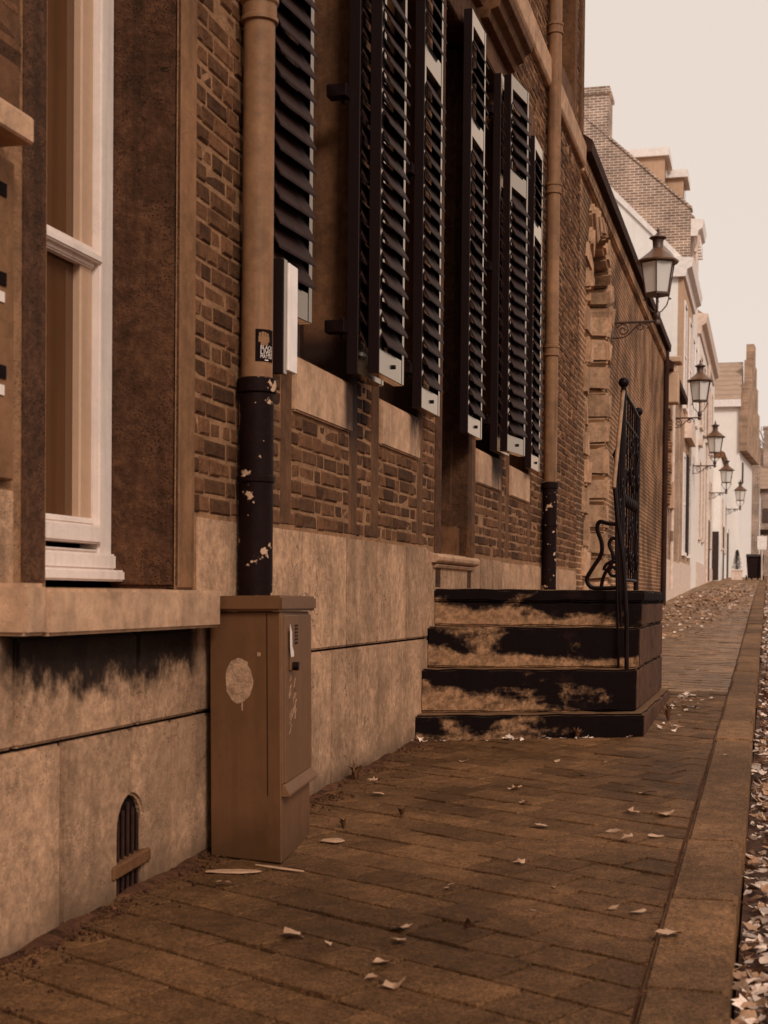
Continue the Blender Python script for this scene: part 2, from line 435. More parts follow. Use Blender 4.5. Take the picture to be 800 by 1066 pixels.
# brick by brick
rnd = random.Random(3)
H = .0715; z = 1.425; row = 0
while z < 8.5:
    blocked = [(a, b) for a, b, c, d in stone_zones + holes if c < z + H * .6 and d > z + H * .4]
    for p, q in cuts(2.6, YE, blocked):
        y = p + (0 if row % 2 else .055) + rnd.uniform(-.01, .01)
        if y > p + .02: segs = [(p, y)]
        else: segs = []
        k = row
        while y < q:
            L = (.205 if (k + row) % 2 and rnd.random() < .8 else .10) + rnd.uniform(-.010, .010); k += 1
            segs.append((y, min(q, y + L))); y += L + .012
        for a, b in segs:
            if b - a < .03: continue
            e = .007; j = lambda s=.003: rnd.uniform(-s, s)
            x1 = W + .001 + rnd.uniform(-.005, .004); x0 = XB - .005
            z0, z1 = z + j(.003), z + H - .0105 + j(.004); a2, b2 = a + j(.002), b + j(.003)
            v = [(x0, a2, z0), (x0, b2, z0), (x0, b2, z1), (x0, a2, z1)]
            fr = [(x1 + j(), a2 + e + abs(j()), z0 + e + abs(j())), (x1 + j(), b2 - e - abs(j()), z0 + e + abs(j())),
                  (x1 + j(), b2 - e - abs(j()), z1 - e - abs(j())), (x1 + j(), a2 + e + abs(j()), z1 - e - abs(j()))]
            xm = x1 - .006
            md = [(xm, a2, z0), (xm, b2, z0), (xm, b2, z1), (xm, a2, z1)]
            wall.add(v + md + fr, [(8, 9, 10, 11)] + [(i, (i + 1) % 4, 4 + (i + 1) % 4, 4 + i) for i in range(4)] +
                     [(4 + i, 4 + (i + 1) % 4, 8 + (i + 1) % 4, 8 + i) for i in range(4)], 0)
    z += H; row += 1
part(wall, 'wall', [M['brick'], M['mortar']])
# plinth blocks
pl = MB()
XP = W
def block(y0, y1, z0, z1, dx=0.):
    e = .0055
    pl.box(XP - .3, XP + dx, y0 + e, y1 - e, z0 + e, z1 - e)
VY0, VY1 = 4.28, 4.49
for a, b in [(1.5, 2.7), (2.7, 3.30), (3.30, 3.9), (4.73, 5.35)]:
    block(a, b, -.4, .68, rnd.uniform(-.002, .009))
for a, b, c in [(1.5, 2.9, 1.42), (2.9, 3.62, 1.42), (3.62, 4.42, 1.0), (4.42, 4.925, 1.0), (4.93, 5.42, 1.42)]:
    block(a, b, .68, c, rnd.uniform(-.002, .009))
_cy, _r = (VY0 + VY1) / 2, (VY1 - VY0) / 2
_a = [(_cy - _r * math.cos(PI * i / 12), .345 + _r * 1.05 * math.sin(PI * i / 12)) for i in range(13)]
pl.prism([(3.905, -.4)] + [(VY0, -.4)] + _a[:7] + [(_cy - .004, .53), (_cy - .002, .675), (3.905, .675)], W - .3, W + .002, axis='x')
pl.prism([(_cy + .004, .53)] + _a[6:] + [(VY1, -.4), (4.725, -.4), (4.725, .675), (_cy + .003, .675)], W - .3, W - .002, axis='x')
for a, b in [(5.42, 6.63), (6.63, 7.08), (7.08, 7.72), (7.72, 8.66)]:
    block(a, b, -.3, .86, rnd.uniform(-.002, .009))
for a, b in [(5.46, 6.88), (6.88, 7.46), (7.46, 8.10), (8.10, 8.66)]:
    block(a, b, .86, 1.42, rnd.uniform(-.002, .009))
for a, b in [(8.66, 10.3), (10.3, 11.2), (11.2, 12.3), (12.3, 14.), (14., YE)]:
    block(a, b, -.3, 1.40, rnd.uniform(-.002, .009))
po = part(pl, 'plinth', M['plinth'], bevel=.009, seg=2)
back = MB(); back.box(W - .31, W - .020, 1.5, 3.62, -.4, 1.40); back.box(W - .31, W - .020, 3.621, 3.918, -.4, .99); back.box(W - .31, W - .020, 4.722, 4.92, -.4, .99); back.box(W - .31, W - .020, 4.921, YE - .01, -.4, 1.38); back.box(W - .31, W - .020, 3.92, 4.72, .50, .99)
part(back, 'joint_mortar', M['sand'])
# cellar vent: arch head, black slab painting the hole's shade, bars and a loose board
gv = g(4.38)
vent = MB(); vent.box(W - .06, W - .024, VY0 + .002, VY1 - .002, -.1, .455)
vo = part(vent, 'vent', M['black'])
cy = (VY0 + VY1) / 2
bars = MB()
for i in range(5):
    y = VY0 + .03 + i * .0375
    bars.tube([(W - .012, y, gv - .02), (W - .012, y, .43 - abs(i - 2) * .022)], .0055, 6)
bo = part(bars, 'grille', M['coping'], parent=vo)
bd = MB(); bd.box(W - .035, W + .012, VY0 - .045, VY1 + .035, .205, .25, mtx=Matrix.Translation((0, cy, .23)) @ Matrix.Rotation(math.radians(4), 4, 'X') @ Matrix.Translation((0, -cy, -.23)))
part(bd, 'board', M['wood'], parent=vo, bevel=.006)
# big sash window on the left
XR = W - .245
fr = MB()
a, b = WIN0
fr.box(XR - .08, XR, b - .10, b, 1.17, 4.2); fr.box(XR - .08, XR, a, a + .10, 1.17, 4.2)
fr.box(XR - .08, XR + .05, a, b + .006, 1.165, 1.205)      # drip rail
fr.box(XR - .08, XR + .02, a, b - .003, 1.205, 1.262)
fr.box(XR - .07, XR - .004, a + .10, b - .101, 1.262, 1.275)
fr.box(XR - .07, XR + .012, a + .10, b - .10, 1.295, 1.36)
fr.box(XR - .07, XR - .02, a + .10, b - .102, 1.36, 1.385)
fr.box(XR - .08, XR, a, b, 4.1, 4.19)
wo = part(fr, 'window', M['white'], bevel=.008, seg=2)
tr = MB(); tr.box(XR - .055, XR + .004, a + .11, b - .09, 2.275, 2.305); tr.box(XR - .055, XR - .02, a + .11, b - .105, 2.255, 2.33)
part(tr, 'transom', M['white'], parent=wo, bevel=.006, seg=2)
sa = MB(); sa.box(XR - .07, XR - .03, b - .19, b - .10, 1.36, 4.1); sa.box(XR - .07, XR - .03, a + .10, a + .19, 1.36, 4.1)
part(sa, 'sash', M['sash'], parent=wo, bevel=.006)
gl = MB(); gl.box(XR - .07, XR - .06, a + .1, b - .17, 1.3, 4.1)
part(gl, 'pane', M['pane_near'], parent=wo)
# lights with their dark window frames
for a, b in LIGHTS:
    f2 = MB(); f2.box(XR - .08, XR, b - .07, b, ZS, ZT); f2.box(XR - .08, XR, a, a + .07, ZS, ZT); f2.box(XR - .08, XR, a + .07, b - .07, ZS, ZS + .09)
    f2.box(XR - .08, XR, a + .07, b - .07, 4.05, 4.13); f2.box(XR - .08, XR, a + .07, b - .07, ZT - .07, ZT)
    w2 = part(f2, 'window', M['darkdoor'], bevel=.005)
    g2 = MB(); g2.box(XR - .06, XR - .05, a + .07, b - .07, ZS + .09, ZT - .07); part(g2, 'pane', M['glassdark'], parent=w2)
# stone surrounds (jambs, reveals, lintels)
def surround(a, b, z0, z1, wl, wr, zf=None, lint=.27):
    m = MB(); zf = z0 if zf is None else zf
    d = XR - .02
    m.box(d, W, a - wl, a, zf, z1); m.box(d, W, b, b + wr, zf, z1)
    m.box(d, W + .004, a - wl, b + wr, z1 + .003, z1 + lint)
    return m
sr = surround(WIN0[0], WIN0[1], 1.143, 4.2, .155, .165)
o = part(sr, 'stone_surround', M['reveal'], bevel=.012, seg=2); 
jf = MB(); jf.box(W - .02, W + .003, WIN0[1] + .022, WIN0[1] + .168, 1.143, 4.19)
part(jf, 'stone_jamb_face', M['jambface'], bevel=.004)
for i, (a, b) in enumerate(LIGHTS):
    m = surround(a, b, ZS, ZT, jw, jw, zf=1.425)
    o = part(m, 'stone_surround', M['jamb'], bevel=.008, seg=1)
    s = MB()
    s.prism([(W - .26, ZS + .035), (W - .26, 1.93), (W + .018, 1.93), (W + .018, ZS - .012)], a + .003, b - .003, axis='y')
    part(s, 'window_sill', M['sill'], bevel=.008, seg=2)
# big sill
s = MB(); s.box(W - .26, W + .10, 3.63, 4.93, 1.003, 1.137); s.box(W - .2, W + .095, 3.505, 3.626, 1.006, 1.15)
part(s, 'window_sill', M['sill'], bevel=.010, seg=2)
# letter box panel with a stone ledge at the left edge
p = MB(); p.box(W - .1, W + .02, 2.6, 3.575, 1.43, 2.30)
pp = part(p, 'letterbox_panel', M['jambface'], bevel=.006)
sl = MB()
for zc in (1.72, 1.97, 2.21): sl.box(W + .0, W + .024, 2.95, 3.525, zc - .018, zc + .018)
part(sl, 'letter_slot', M['black'], parent=pp)
lp = MB()
for zc in (1.675, 1.925): lp.box(W + .0, W + .024, 2.95, 3.515, zc - .018, zc + .01)
part(lp, 'name_plate', M['white'], parent=pp)
lg = MB(); lg.prism([(W - .1, 2.43), (W - .1, 2.315), (W + .125, 2.315), (W + .125, 2.385)], 2.4, 3.49, axis='y')
part(lg, 'stone_ledge', M['sill'], bevel=.006)
p2 = MB(); p2.box(W - .25, W + .004, 2.5, 3.632, 2.44, 5.5); part(p2, 'stone_pier', M['jamb'], bevel=.006)
# doorway beside the pilaster
m = MB(); d = XR - .1
m.box(d, W + .01, DOOR[0] - .15, DOOR[0], 1.17, 4.9); m.box(d, W + .01, DOOR[1], DOOR[1] + .13, 1.17, 4.9); m.box(d, W + .015, DOOR[0] - .15, DOOR[1] + .13, 4.903, 5.2)
m.box(d + .01, W - .10, DOOR[1] - .05, DOOR[1] - .002, 1.38, 4.89)
part(m, 'door_surround', M['reveal'], bevel=.008)
m = MB(); m.box(d + .015, W - .05, DOOR[1] - .10, DOOR[1] + .004, 1.375, 1.60); m.box(W - .02, W + .035, DOOR[1] + .002, DOOR[1] + .135, 1.375, 1.62)
part(m, 'door_base_stone', M['jamb'], bevel=.012, seg=2)
m = MB(); m.box(d - .03, d + .02, DOOR[0], DOOR[1], 1.37, 4.9)
dr = part(m, 'door', M['darkdoor'])
m = MB()
for k in range(3): m.box(d + .02, d + .035, DOOR[0] + .12, DOOR[1] - .12, 1.5 + k * 1.1, 2.45 + k * 1.1)
part(m, 'door_panel', M['darkdoor'], parent=dr, bevel=.008)
m = MB(); m.tube([(d + .02, DOOR[1] - .08, 2.3), (d + .09, DOOR[1] - .08, 2.3)], .02, 8); part(m, 'handle', M['metal'], parent=dr)
m = MB(); m.prism([(W - .3, 1.385), (W - .3, 1.33), (W + .03, 1.325), (W + .055, 1.34), (W + .06, 1.37), (W + .04, 1.385)], 8.72, 10.02, axis='y')
m.prism([(W - .3, 1.325), (W - .3, 1.29), (W + .02, 1.295), (W + .035, 1.32)], 8.76, 9.98, axis='y')
m.box(W - .3, W + .005, 8.74, 9.99, 1.166, 1.288)
part(m, 'doorstep', M['sill'], bevel=.006)
# string course, hood moulds, upper window stones
m = MB(); m.prism([(W - .1, 6.08), (W - .1, 5.77), (W + .035, 5.77), (W + .055, 5.80), (W + .06, 6.0), (W + .02, 6.08)], -5, YE + .02, axis='y')
part(m, 'string_course', M['sill'], bevel=.006)
def hood(y0, y1):
    m = MB()
    m.prism([(W - .05, 5.50), (W - .05, 5.20), (W + .06, 5.21), (W + .075, 5.26), (W + .13, 5.28), (W + .145, 5.33), (W + .19, 5.35), (W + .20, 5.41), (W + .06, 5.48)], y0, y1, axis='y')
    part(m, 'hood_mould', M['jamb'], bevel=.004)
hood(8.6, 9.92); hood(10.10, 11.22); hood(5.85, 8.45)
m = MB(); m.box(W - .2, W + .03, 13.78, 13.95, 6.09, 8.3); m.box(W - .2, W + .03, 14.95, 15.12, 6.09, 8.3); m.box(W - .2, W + .03, 15.5, 15.70, 6.09, 8.6)
m.box(W - .2, W + .02, 13.955, 14.945, 6.09, 6.3); m.box(W - .2, W + .03, 13.7, 15.2, 8.2, 8.45); m.box(W - .18, W - .06, 14.41, 14.49, 6.3, 8.2)
part(m, 'stone_surround', M['jamb'], bevel=.006)
m = MB(); m.box(W - .24, W - .2, 13.95, 14.95, 6.3, 8.2); part(m, 'pane', M['glassdark'])
m = MB(); m.prism([(-11.2, 8.6), (W + .35, 8.6), (-6.5, 12.6)], -5.1, YE + .1, axis='y'); part(m, 'roof', M['roofdark'])
# drainpipes with cast iron feet
def drainpipe(y, zsplit, zfoot, collars, ztop=8.5):
    x = W + .075; r = .062
    m = MB(); m.tube([(x, y, zsplit), (x, y, ztop)], r, 24, cap=False)
    for zc in collars:
        m.lathe([(r, zc - .05), (r + .012, zc - .045), (r + .012, zc - .03), (r + .006, zc - .025), (r + .006, zc + .02), (r + .014, zc + .03), (r + .014, zc + .05), (r, zc + .055)], x, y, 24)
    o = part(m, 'drainpipe', M['pipe'], smooth=35)
    m = MB(); m.lathe([(r + .006, zfoot), (r + .006, zsplit - .40), (r + .012, zsplit - .395), (r + .012, zsplit - .375), (r + .006, zsplit - .37), (r + .006, zsplit - .05), (r + .016, zsplit - .045), (r + .016, zsplit + .005), (r + .002, zsplit + .012)], x, y, 24)
    part(m, 'cast_iron_foot', M['castiron'], parent=o, smooth=35)
    for zb in (zsplit + 1.0, zsplit + 3.2):
        m = MB(); m.box(W - .03, x - .05, y - .012, y + .012, zb, zb + .04); part(m, 'bracket', M['iron'], parent=o)
    return o
dp = drainpipe(5.36, 1.96, .05, [3.40])
drainpipe(13.22, 2.16, .3, [3.37, 4.85, 6.30])
# sticker on the near pipe
def sticker():
    m = MB(); cx, cy, r = W + .075, 5.36, .0632
    base = math.atan2(-.938, .345)
    def P(u, v, k=0.):  # u 0..1 across, v 0..1 up
        w = base + math.radians(-6 + 76 * u)
        return (cx + (r + k) * math.cos(w), cy + (r + k) * math.sin(w), 2.03 + .125 * v)
    def patch(u0, u1, v0, v1, k, mi, nu=10):
        for i in range(nu):
            a, b = u0 + (u1 - u0) * i / nu, u0 + (u1 - u0) * (i + 1) / nu
            m.quad(P(a, v0, k), P(b, v0, k), P(b, v1, k), P(a, v1, k), mi)
    patch(0, 1, 0, 1, .0006, 0)
    # pale raised fist silhouette, four knuckles on a wrist
    for i in range(4): patch(.16 + i * .13, .27 + i * .13, .72, .93 - abs(i - 1.3) * .03, .0012, 1, 2)
    patch(.14, .70, .60, .78, .0014, 1, 5); patch(.24, .62, .50, .62, .0012, 1, 4)
    for txt, v, h in (('BLACK', .37, .125), ('LIVES', .22, .14), ('MATTER', .10, .11)):
        cu = bpy.data.curves.new('t', 'FONT'); cu.body = txt; cu.size = 1; cu.resolution_u = 2
        to = bpy.data.objects.new('t', cu); COL.objects.link(to)
        me = bpy.data.meshes.new_from_object(to)
        xs = [p.co.x for p in me.vertices]; yy = [p.co.y for p in me.vertices]
        x0, x1, y0, y1 = min(xs), max(xs), min(yy), max(yy)
        m.add([P(.24 + .68 * (p.co.x - x0) / (x1 - x0), v + h * (p.co.y - y0) / (y1 - y0), .0016) for p in me.vertices],
              [tuple(q.vertices) for q in me.polygons], 2)
        bpy.data.objects.remove(to); bpy.data.meshes.remove(me); bpy.data.curves.remove(cu)
    patch(.45, .65, .03, .06, .0012, 2, 3)
    return m
part(sticker(), 'sticker', [M['black'], M['pipe'], M['white']], parent=dp)
# narrow black box with a bright edge beside the pipe
m = MB(); m.box(W + .06, W + .155, 5.445, 5.49, 2.0, 2.46); m.box(W - .02, W + .06, 5.45, 5.48, 2.1, 2.3)
bx = part(m, 'shutter_stop_box', M['shutter'], bevel=.004)
m = MB(); m.box(W + .06, W + .162, 5.491, 5.60, 2.02, 2.45); part(m, 'metal_edge', M['metal'], parent=bx, bevel=.003)
# louvred shutters
SW, SH, ST = .45, 2.78, .058
def leaf_meshes():
    f = MB()
    f.box(0, ST, 0, .04, 0, SH); f.box(0, ST, SW - .04, SW, 0, SH)
    f.box(.002, ST - .002, .04, SW - .04, 0, .125); f.box(.002, ST - .002, .04, SW - .04, 1.96, 2.10); f.box(.002, ST - .002, .04, SW - .04, SH - .10, SH)
    fm = f.mesh('shutter', M['shutter'], bevel=.003)
    s = MB()
    def run(z0, z1):
        n = max(1, round((z1 - z0) / .097)); p = (z1 - z0) / n
        for i in range(n):
            zz = z0 + p * i
            s.prism([(ST + .030, zz - .004), (ST + .032, zz + .010), (.010, zz + p * 1.62), (.0, zz + p * 1.60)][::-1], .036, SW - .036, axis='y')
    run(.135, 1.90); run(2.11, SH - .16)
    sm = s.mesh('louvre_slat', M['slat'], bevel=.003)
    h = MB(); h.box(-.09, .01, SW - .06, SW + .012, -.03, .03); h.tube([(-.02, SW + .006, -.05), (-.02, SW + .006, .05)], .014, 8)
    hm = h.mesh('hinge', M['iron'], bevel=.003)
    b = MB(); b.tube([(ST - .005, SW * .55, .065), (ST + .012, SW * .55, .065)], .011, 10); bm_ = b.mesh('bolt', M['iron'])
    return fm, sm, hm, bm_
FM, SM, HM, BM = leaf_meshes()
def shutter(xn, yn, xf, yf, zb=2.20, near=False):
    """near end and far end of the leaf's back face"""
    o = bpy.data.objects.new('shutter', FM); COL.objects.link(o); o.parent = house
    o.location = (xn - W, yn - 8, zb); o.rotation_euler = (0, 0, -math.atan2(xf - xn, yf - yn))
    for nm, me, zz in (('louvre_slats', SM, 0), ('hinge', HM, .22), ('hinge', HM, 1.35), ('hinge', HM, 2.5), ('bolt', BM, 0)):
        c = bpy.data.objects.new(nm, me); COL.objects.link(c); c.parent = o; c.location = (0, -SW - .015 if near and nm == 'hinge' else 0, zz)
for q in [(-2.015, 5.50, -1.975, 5.95, 2.29), (-2.0, 6.75, -1.99, 7.2), (-1.895, 6.76, -1.885, 7.21), (-1.995, 8.06, -1.99, 8.51),
          (-1.99, 9.36, -1.985, 9.81), (-2.015, 10.56, -2.005, 11.01), (-1.945, 10.60, -1.885, 11.05), (-2.0, 12.05, -2.0, 12.5)]:
    shutter(*q, near=q[1] in (6.75, 8.06, 10.56, 12.05))

# ------------------------------------------------------------------ stone steps and their railing
steps = empty('stone_steps', (-1.4, 9.2, g(9.2)), 'sooty black stone steps with four risers leading up to a house door', 'steps')
def chipped(m, name, mats, cut=.06, amp=.007):
    from mathutils import noise as nz
    me = m.mesh(name, mats); bm = bmesh.new(); bm.from_mesh(me)
    for it in range(3):
        es = [e for e in bm.edges if e.calc_length() > cut * 1.6]
        if not es: break
        for e in es: pass
        bmesh.ops.subdivide_edges(bm, edges=es, cuts=2, use_grid_fill=True)
    bmesh.ops.bevel(bm, geom=[e for e in bm.edges if len(e.link_faces) == 2 and e.calc_face_angle() > .8], offset=.011, segments=2, affect='EDGES', clamp_overlap=True)
    for v in bm.verts:
        d = nz.noise_vector(Vector(v.co) * 7) * amp + nz.noise_vector(Vector(v.co) * 23 + Vector((5, 1, 2))) * amp * .5
        v.co += d
    bm.to_mesh(me); bm.free(); o = bpy.data.objects.new(name, me); COL.objects.link(o); return o
zt = [.41, .675, .93, 1.165]
for k in range(4):
    yl, yr = 8.33 + .155 * k, 8.905 + .155 * k
    xr = -.725 if k == 0 else -.785
    z0 = .232 if k == 0 else zt[k - 1] + .002
    slope = (yr - yl) / (xr - W)
    m = MB(); xl = W + .004
    yb = 11.34 if k == 0 else 11.26
    O = Vector((xl, yl, z0))
    def add(poly, a, b, m=m, O=O): m.prism([(x - O.x, y - O.y) for x, y in poly], a - O.z, b - O.z)
    if k < 3:
        add([(xl, yl), (xr, yr), (xr, yb), (xl, yb)], z0, zt[k])
    else:
        add([(xl, yl + .02), (xr, yr + .02), (xr, yb), (xl, yb)], z0, zt[k] - .075)
        add([(xl, yl), (xr + .018, yr), (xr + .018, yb + .02), (xl, yb + .02)], zt[k] - .073, zt[k])
    o = chipped(m, 'landing' if k == 3 else 'step', [M['step']])
    o.parent = steps; o.location = O - Vector(steps.location)
    # the street side face is another, paler stone skin
    s = MB()
    s.box(xr - .02, xr + .004, yr + .05, yb - .02, z0 + .012, zt[k] - (.09 if k == 3 else .012))
    so = s.obj('side_stone', M['stepside'], None, bevel=.004); so.parent = steps; so.location = -Vector(steps.location)

rail = empty('iron_railing', (-.935, 9.55, 1.165), 'ornate black wrought iron railing with ball finials on the edge of the steps', 'railing')
def rpart(m, name, mt=M['iron'], **k):
    o = m.obj(name, mt, rail, **k); o.location = -Vector(rail.location); return o
XRl = -.935
m = MB(); m.tube([(-.845, 9.06, .67), (-.85, 9.06, 1.0), (-.875, 9.055, 1.35), (-.915, 9.05, 1.62), (XRl, 9.05, 1.84)], .014, 8); rpart(m, 'newel_post', smooth=40)
m = MB(); m.tube([(XRl, 9.56, 1.16), (XRl, 9.56, 2.46)], .020, 8); m.lathe([(.012, 2.45), (.022, 2.47), (.012, 2.49)], XRl, 9.56, 10); rpart(m, 'newel_post', smooth=40)
m = MB(); m.tube([(XRl, 10.66, 1.16), (XRl, 10.66, 2.43)], .018, 8); rpart(m, 'newel_post', smooth=40)
def ball(x, y, z, r):
    m = MB(); m.lathe([(r * math.sin(PI * i / 8) + .001, z - r * math.cos(PI * i / 8)) for i in range(9)], x, y, 12)
    m.tube([(x, y, z - r * 1.6), (x, y, z - r * .8)], r * .5, 8); rpart(m, 'finial', smooth=60)
ball(XRl, 9.56, 2.53, .034); ball(XRl, 10.66, 2.475, .032)
m = MB(); m.tube([(XRl, 9.02, 1.80), (XRl, 9.05, 1.86), (XRl, 9.25, 2.11), (XRl, 9.50, 2.44), (XRl, 9.56, 2.475)], .013, 10); rpart(m, 'handrail', M['worn'], smooth=60)
m = MB(); m.tube([(XRl, 9.56, 2.475), (XRl, 10.1, 2.46), (XRl, 10.66, 2.43)], .014, 10); rpart(m, 'handrail', M['iron'], smooth=60)
m = MB(); m.tube([(XRl, 9.56, 1.24), (XRl, 10.66, 1.24)], .012, 8); rpart(m, 'rail_bar'); m = MB(); m.tube([(XRl, 9.56, 2.30), (XRl, 10.66, 2.28)], .010, 8); rpart(m, 'rail_bar')
def spiral(cx, cy, cz, r0, turns, a0, plane='yz', sgn=1, n=26):
    pts = []
    for i in range(n + 1):
        t = i / n; a = a0 + sgn * 2 * PI * turns * t; r = r0 * (1 - .85 * t)
        u, v = r * math.cos(a), r * math.sin(a)
        pts.append((cx, cy + u, cz + v) if plane == 'yz' else (cx + u, cy, cz + v))
    return pts
rl_ = random.Random(8)
for i in range(6):
    y = 9.70 + i * .172
    m = MB(); m.tube([(XRl, y, 1.24), (XRl, y, 2.45)], .007, 6)
    for zz, sg in () if i in (1, 4) else ((1.36, 1), (1.58, -1), (1.92, 1), (2.14, -1)):
        m.tube(spiral(XRl + .012, y + .04 * sg + rl_.uniform(-.02, .02), zz + rl_.uniform(-.03, .03), .085, 1.4, 0 if sg > 0 else PI, 'yz', sg), .0065, 6)
    m.lathe([(.002, 1.72), (.018, 1.75), (.018, 1.79), (.002, 1.83)], XRl, y, 8)
    rpart(m, 'baluster', smooth=50)
for k in range(3):
    y = 9.16 + k * .13; m = MB()
    m.tube([(XRl + .03, y, .93 if k else .68), (XRl + .005, y, 1.4), (XRl, y, 1.94 + k * .165)], .008, 6)
    m.tube(spiral(XRl + .01, y + .05, 1.55 + k * .14, .07, 1.4, PI, 'yz', -1), .007, 6); rpart(m, 'baluster', smooth=50)
def bez(p, n=8):
    out = []
    for i in range(len(p) - 1):
        p0, p1, p2, p3 = (Vector(p[max(i - 1, 0)]), Vector(p[i]), Vector(p[i + 1]), Vector(p[min(i + 2, len(p) - 1)]))
        for k in range(n):
            t = k / n
            out.append(.5 * ((2 * p1) + (p2 - p0) * t + (2 * p0 - 5 * p1 + 4 * p2 - p3) * t * t + (3 * p1 - p0 - 3 * p2 + p3) * t ** 3))
    out.append(Vector(p[-1])); return out
yb = 9.60
m = MB(); m.tube(bez([(-.94, yb, 1.60), (-1.03, yb, 1.61), (-1.085, yb, 1.62), (-1.10, yb, 1.57), (-1.07, yb, 1.48), (-1.075, yb, 1.40), (-1.13, yb, 1.31), (-1.165, yb, 1.24), (-1.14, yb, 1.19), (-1.08, yb, 1.18), (-.94, yb, 1.185)]), .014, 8); rpart(m, 'scroll_brace', smooth=60)
m = MB(); m.tube(bez([(-.95, yb, 1.50), (-1.0, yb, 1.51), (-1.02, yb, 1.47), (-.995, yb, 1.40), (-1.0, yb, 1.35), (-1.05, yb, 1.27), (-1.07, yb, 1.19)]), .012, 8); rpart(m, 'scroll_brace', smooth=60)
m = MB(); m.tube(spiral(-.99, yb, 1.30, .065, 1.5, PI, 'xz', -1), .011, 8); rpart(m, 'scroll_brace', smooth=60)
m = MB(); m.tube([(-.945, yb - .005, 2.0), (-.985, yb - .005, 2.03), (-1.0, yb - .005, 2.06), (-.98, yb - .005, 2.10), (-.945, yb - .005, 2.11)], .009, 8); rpart(m, 'scroll_brace', smooth=60)

# ------------------------------------------------------------------ utility cabinet
cab = empty('utility_cabinet', (-1.985, 4.985, g(4.98)), 'brown metal utility cabinet with a torn pale sticker, standing on the pavement by the drainpipe', 'cabinet', rz=math.radians(-17))
# local axes: x across the narrow end (away from the wall), y along the door side
CW, CD, CH = .325, .60, .905
cab.rotation_euler = (0, math.radians(-.9), math.radians(-17.5))
rot = Matrix.Rotation(math.radians(-17.5), 4, 'Z')
# the street line in local coordinates: the cabinet back follows the wall, notched round the pipe
def loc(x, y):
    v = rot.inverted() @ (Vector((x, y, 0)) - Vector((cab.location.x, cab.location.y, 0))); return (v.x, v.y)
A = (0, 0); Bp = (CW, 0); Dp = loc(-1.765, 5.50); Ep = loc(-2.0, 5.56)
foot = [A, Bp, Dp, Ep, loc(-2.0, 5.46), loc(-1.87, 5.46), loc(-1.87, 5.26), loc(-2.0, 5.26)]
def grow(poly, d):
    # outward offset of the visible corners only
    cx = sum(p[0] for p in poly[:4]) / 4; cy = sum(p[1] for p in poly[:4]) / 4
    return [(p[0] + d * (1 if p[0] > cx else 0), p[1] + d * (1 if p[1] > cy else -1)) if i < 3 else p for i, p in enumerate(poly)]
m = MB(); m.prism(foot, 0, CH); cab_body = m.obj('body', M['cabinet'], cab, bevel=.004)
m = MB(); m.prism(grow(foot, .022), CH + .003, CH + .06); m.obj('lid', M['cabinet'], cab, bevel=.009, seg=2)
# door on the street side
dv = Vector((Dp[0] - Bp[0], Dp[1] - Bp[1])); dl = dv.length; ang = math.atan2(dv.y, dv.x)
dm = Matrix.Translation((Bp[0], Bp[1], 0)) @ Matrix.Rotation(ang - PI / 2, 4, 'Z')   # local y runs along the door
m = MB(); m.box(-.002, .012, .03, dl - .02, .285, CH - .012, mtx=dm)
m.box(-.002, .006, 0.004, .026, .285, CH - .012, mtx=dm)
m.prism([(0, 0)] * 0 or [(-.002, .285), (-.002, .238), (.03, .238), (.032, .248), (.012, .283)], 0.01, dl - .01, axis='y')
# bottom drip flange was modelled straight, turn it onto the door side
nv = 10; m.v[-nv:] = [tuple(dm @ Vector(p)) for p in m.v[-nv:]]
door = m.obj('door', M['cabinet'], cab, bevel=.003)
m = MB(); m.box(.012, .020, .10, .17, CH - .215, CH - .07, mtx=dm)
h = m.obj('lock_plate', M['cabinet'], door, bevel=.003)
m = MB(); m.tube([tuple(dm @ Vector((.02, .14, CH - .20))), tuple(dm @ Vector((.042, .14, CH - .20)))], .016, 12); m.obj('lock', M['iron'], door)
m = MB()
for i in range(6): m.box(.012, .0145, .225, .285, CH - .12 + i * .013, CH - .113 + i * .013, mtx=dm)
m.obj('vent_slot', M['cabinet_dark'], door)
rr_ = random.Random(5)
def blob(pts, wob, n):
    return pts
m = MB()
poly = []
for i in range(26):
    w = 2 * PI * i / 26; rx = .064 + rr_.uniform(-.003, .003); rz_ = .083 + rr_.uniform(-.004, .004)
    if .2 < w < .9: rx *= .90
    poly.append((.138 + rx * math.cos(w), .655 + rz_ * math.sin(w)))
m.prism(poly, -.0012, -.0004, axis='y'); m.obj('torn_sticker', M['torn'], cab_body)
m = MB(); m.prism([(.148, .545), (.154, .545), (.154, .575), (.148, .575)], -.0012, -.0004, axis='y'); m.obj('paper_scrap', M['torn'], cab_body)
m = MB(); m.box(.222, .236, -.0012, -.0004, .745, .759); m.obj('paper_scrap', M['torn'], cab_body)
m = MB(); m.prism([(.085, CH - .045), (.12, CH - .075), (.125, CH - .125), (.16, CH - .15), (.155, CH - .165), (.10, CH - .165), (.085, CH - .13)], .0205, .0212, axis='x')
m.v = [tuple(dm @ Vector(p)) for p in m.v]; m.obj('paper_scrap', M['white'], door)
m = MB()
for k in range(9):
    y0 = .14 + rr_.uniform(-.03, .09); z0 = .45 + rr_.uniform(0, .16)
    pts = [tuple(dm @ Vector((.0125, y0 + rr_.uniform(-.02, .02) + j * .006, z0 + j * .018))) for j in range(5)]
    m.tube(pts, .0013, 4)
m.obj('scratched_scribble', M['scribble'], door)
m = MB(); m.box(.264, .267, -.0015, .0, .24, CH - .005); m.obj('panel_seam', M['cabinet_dark'], cab_body)

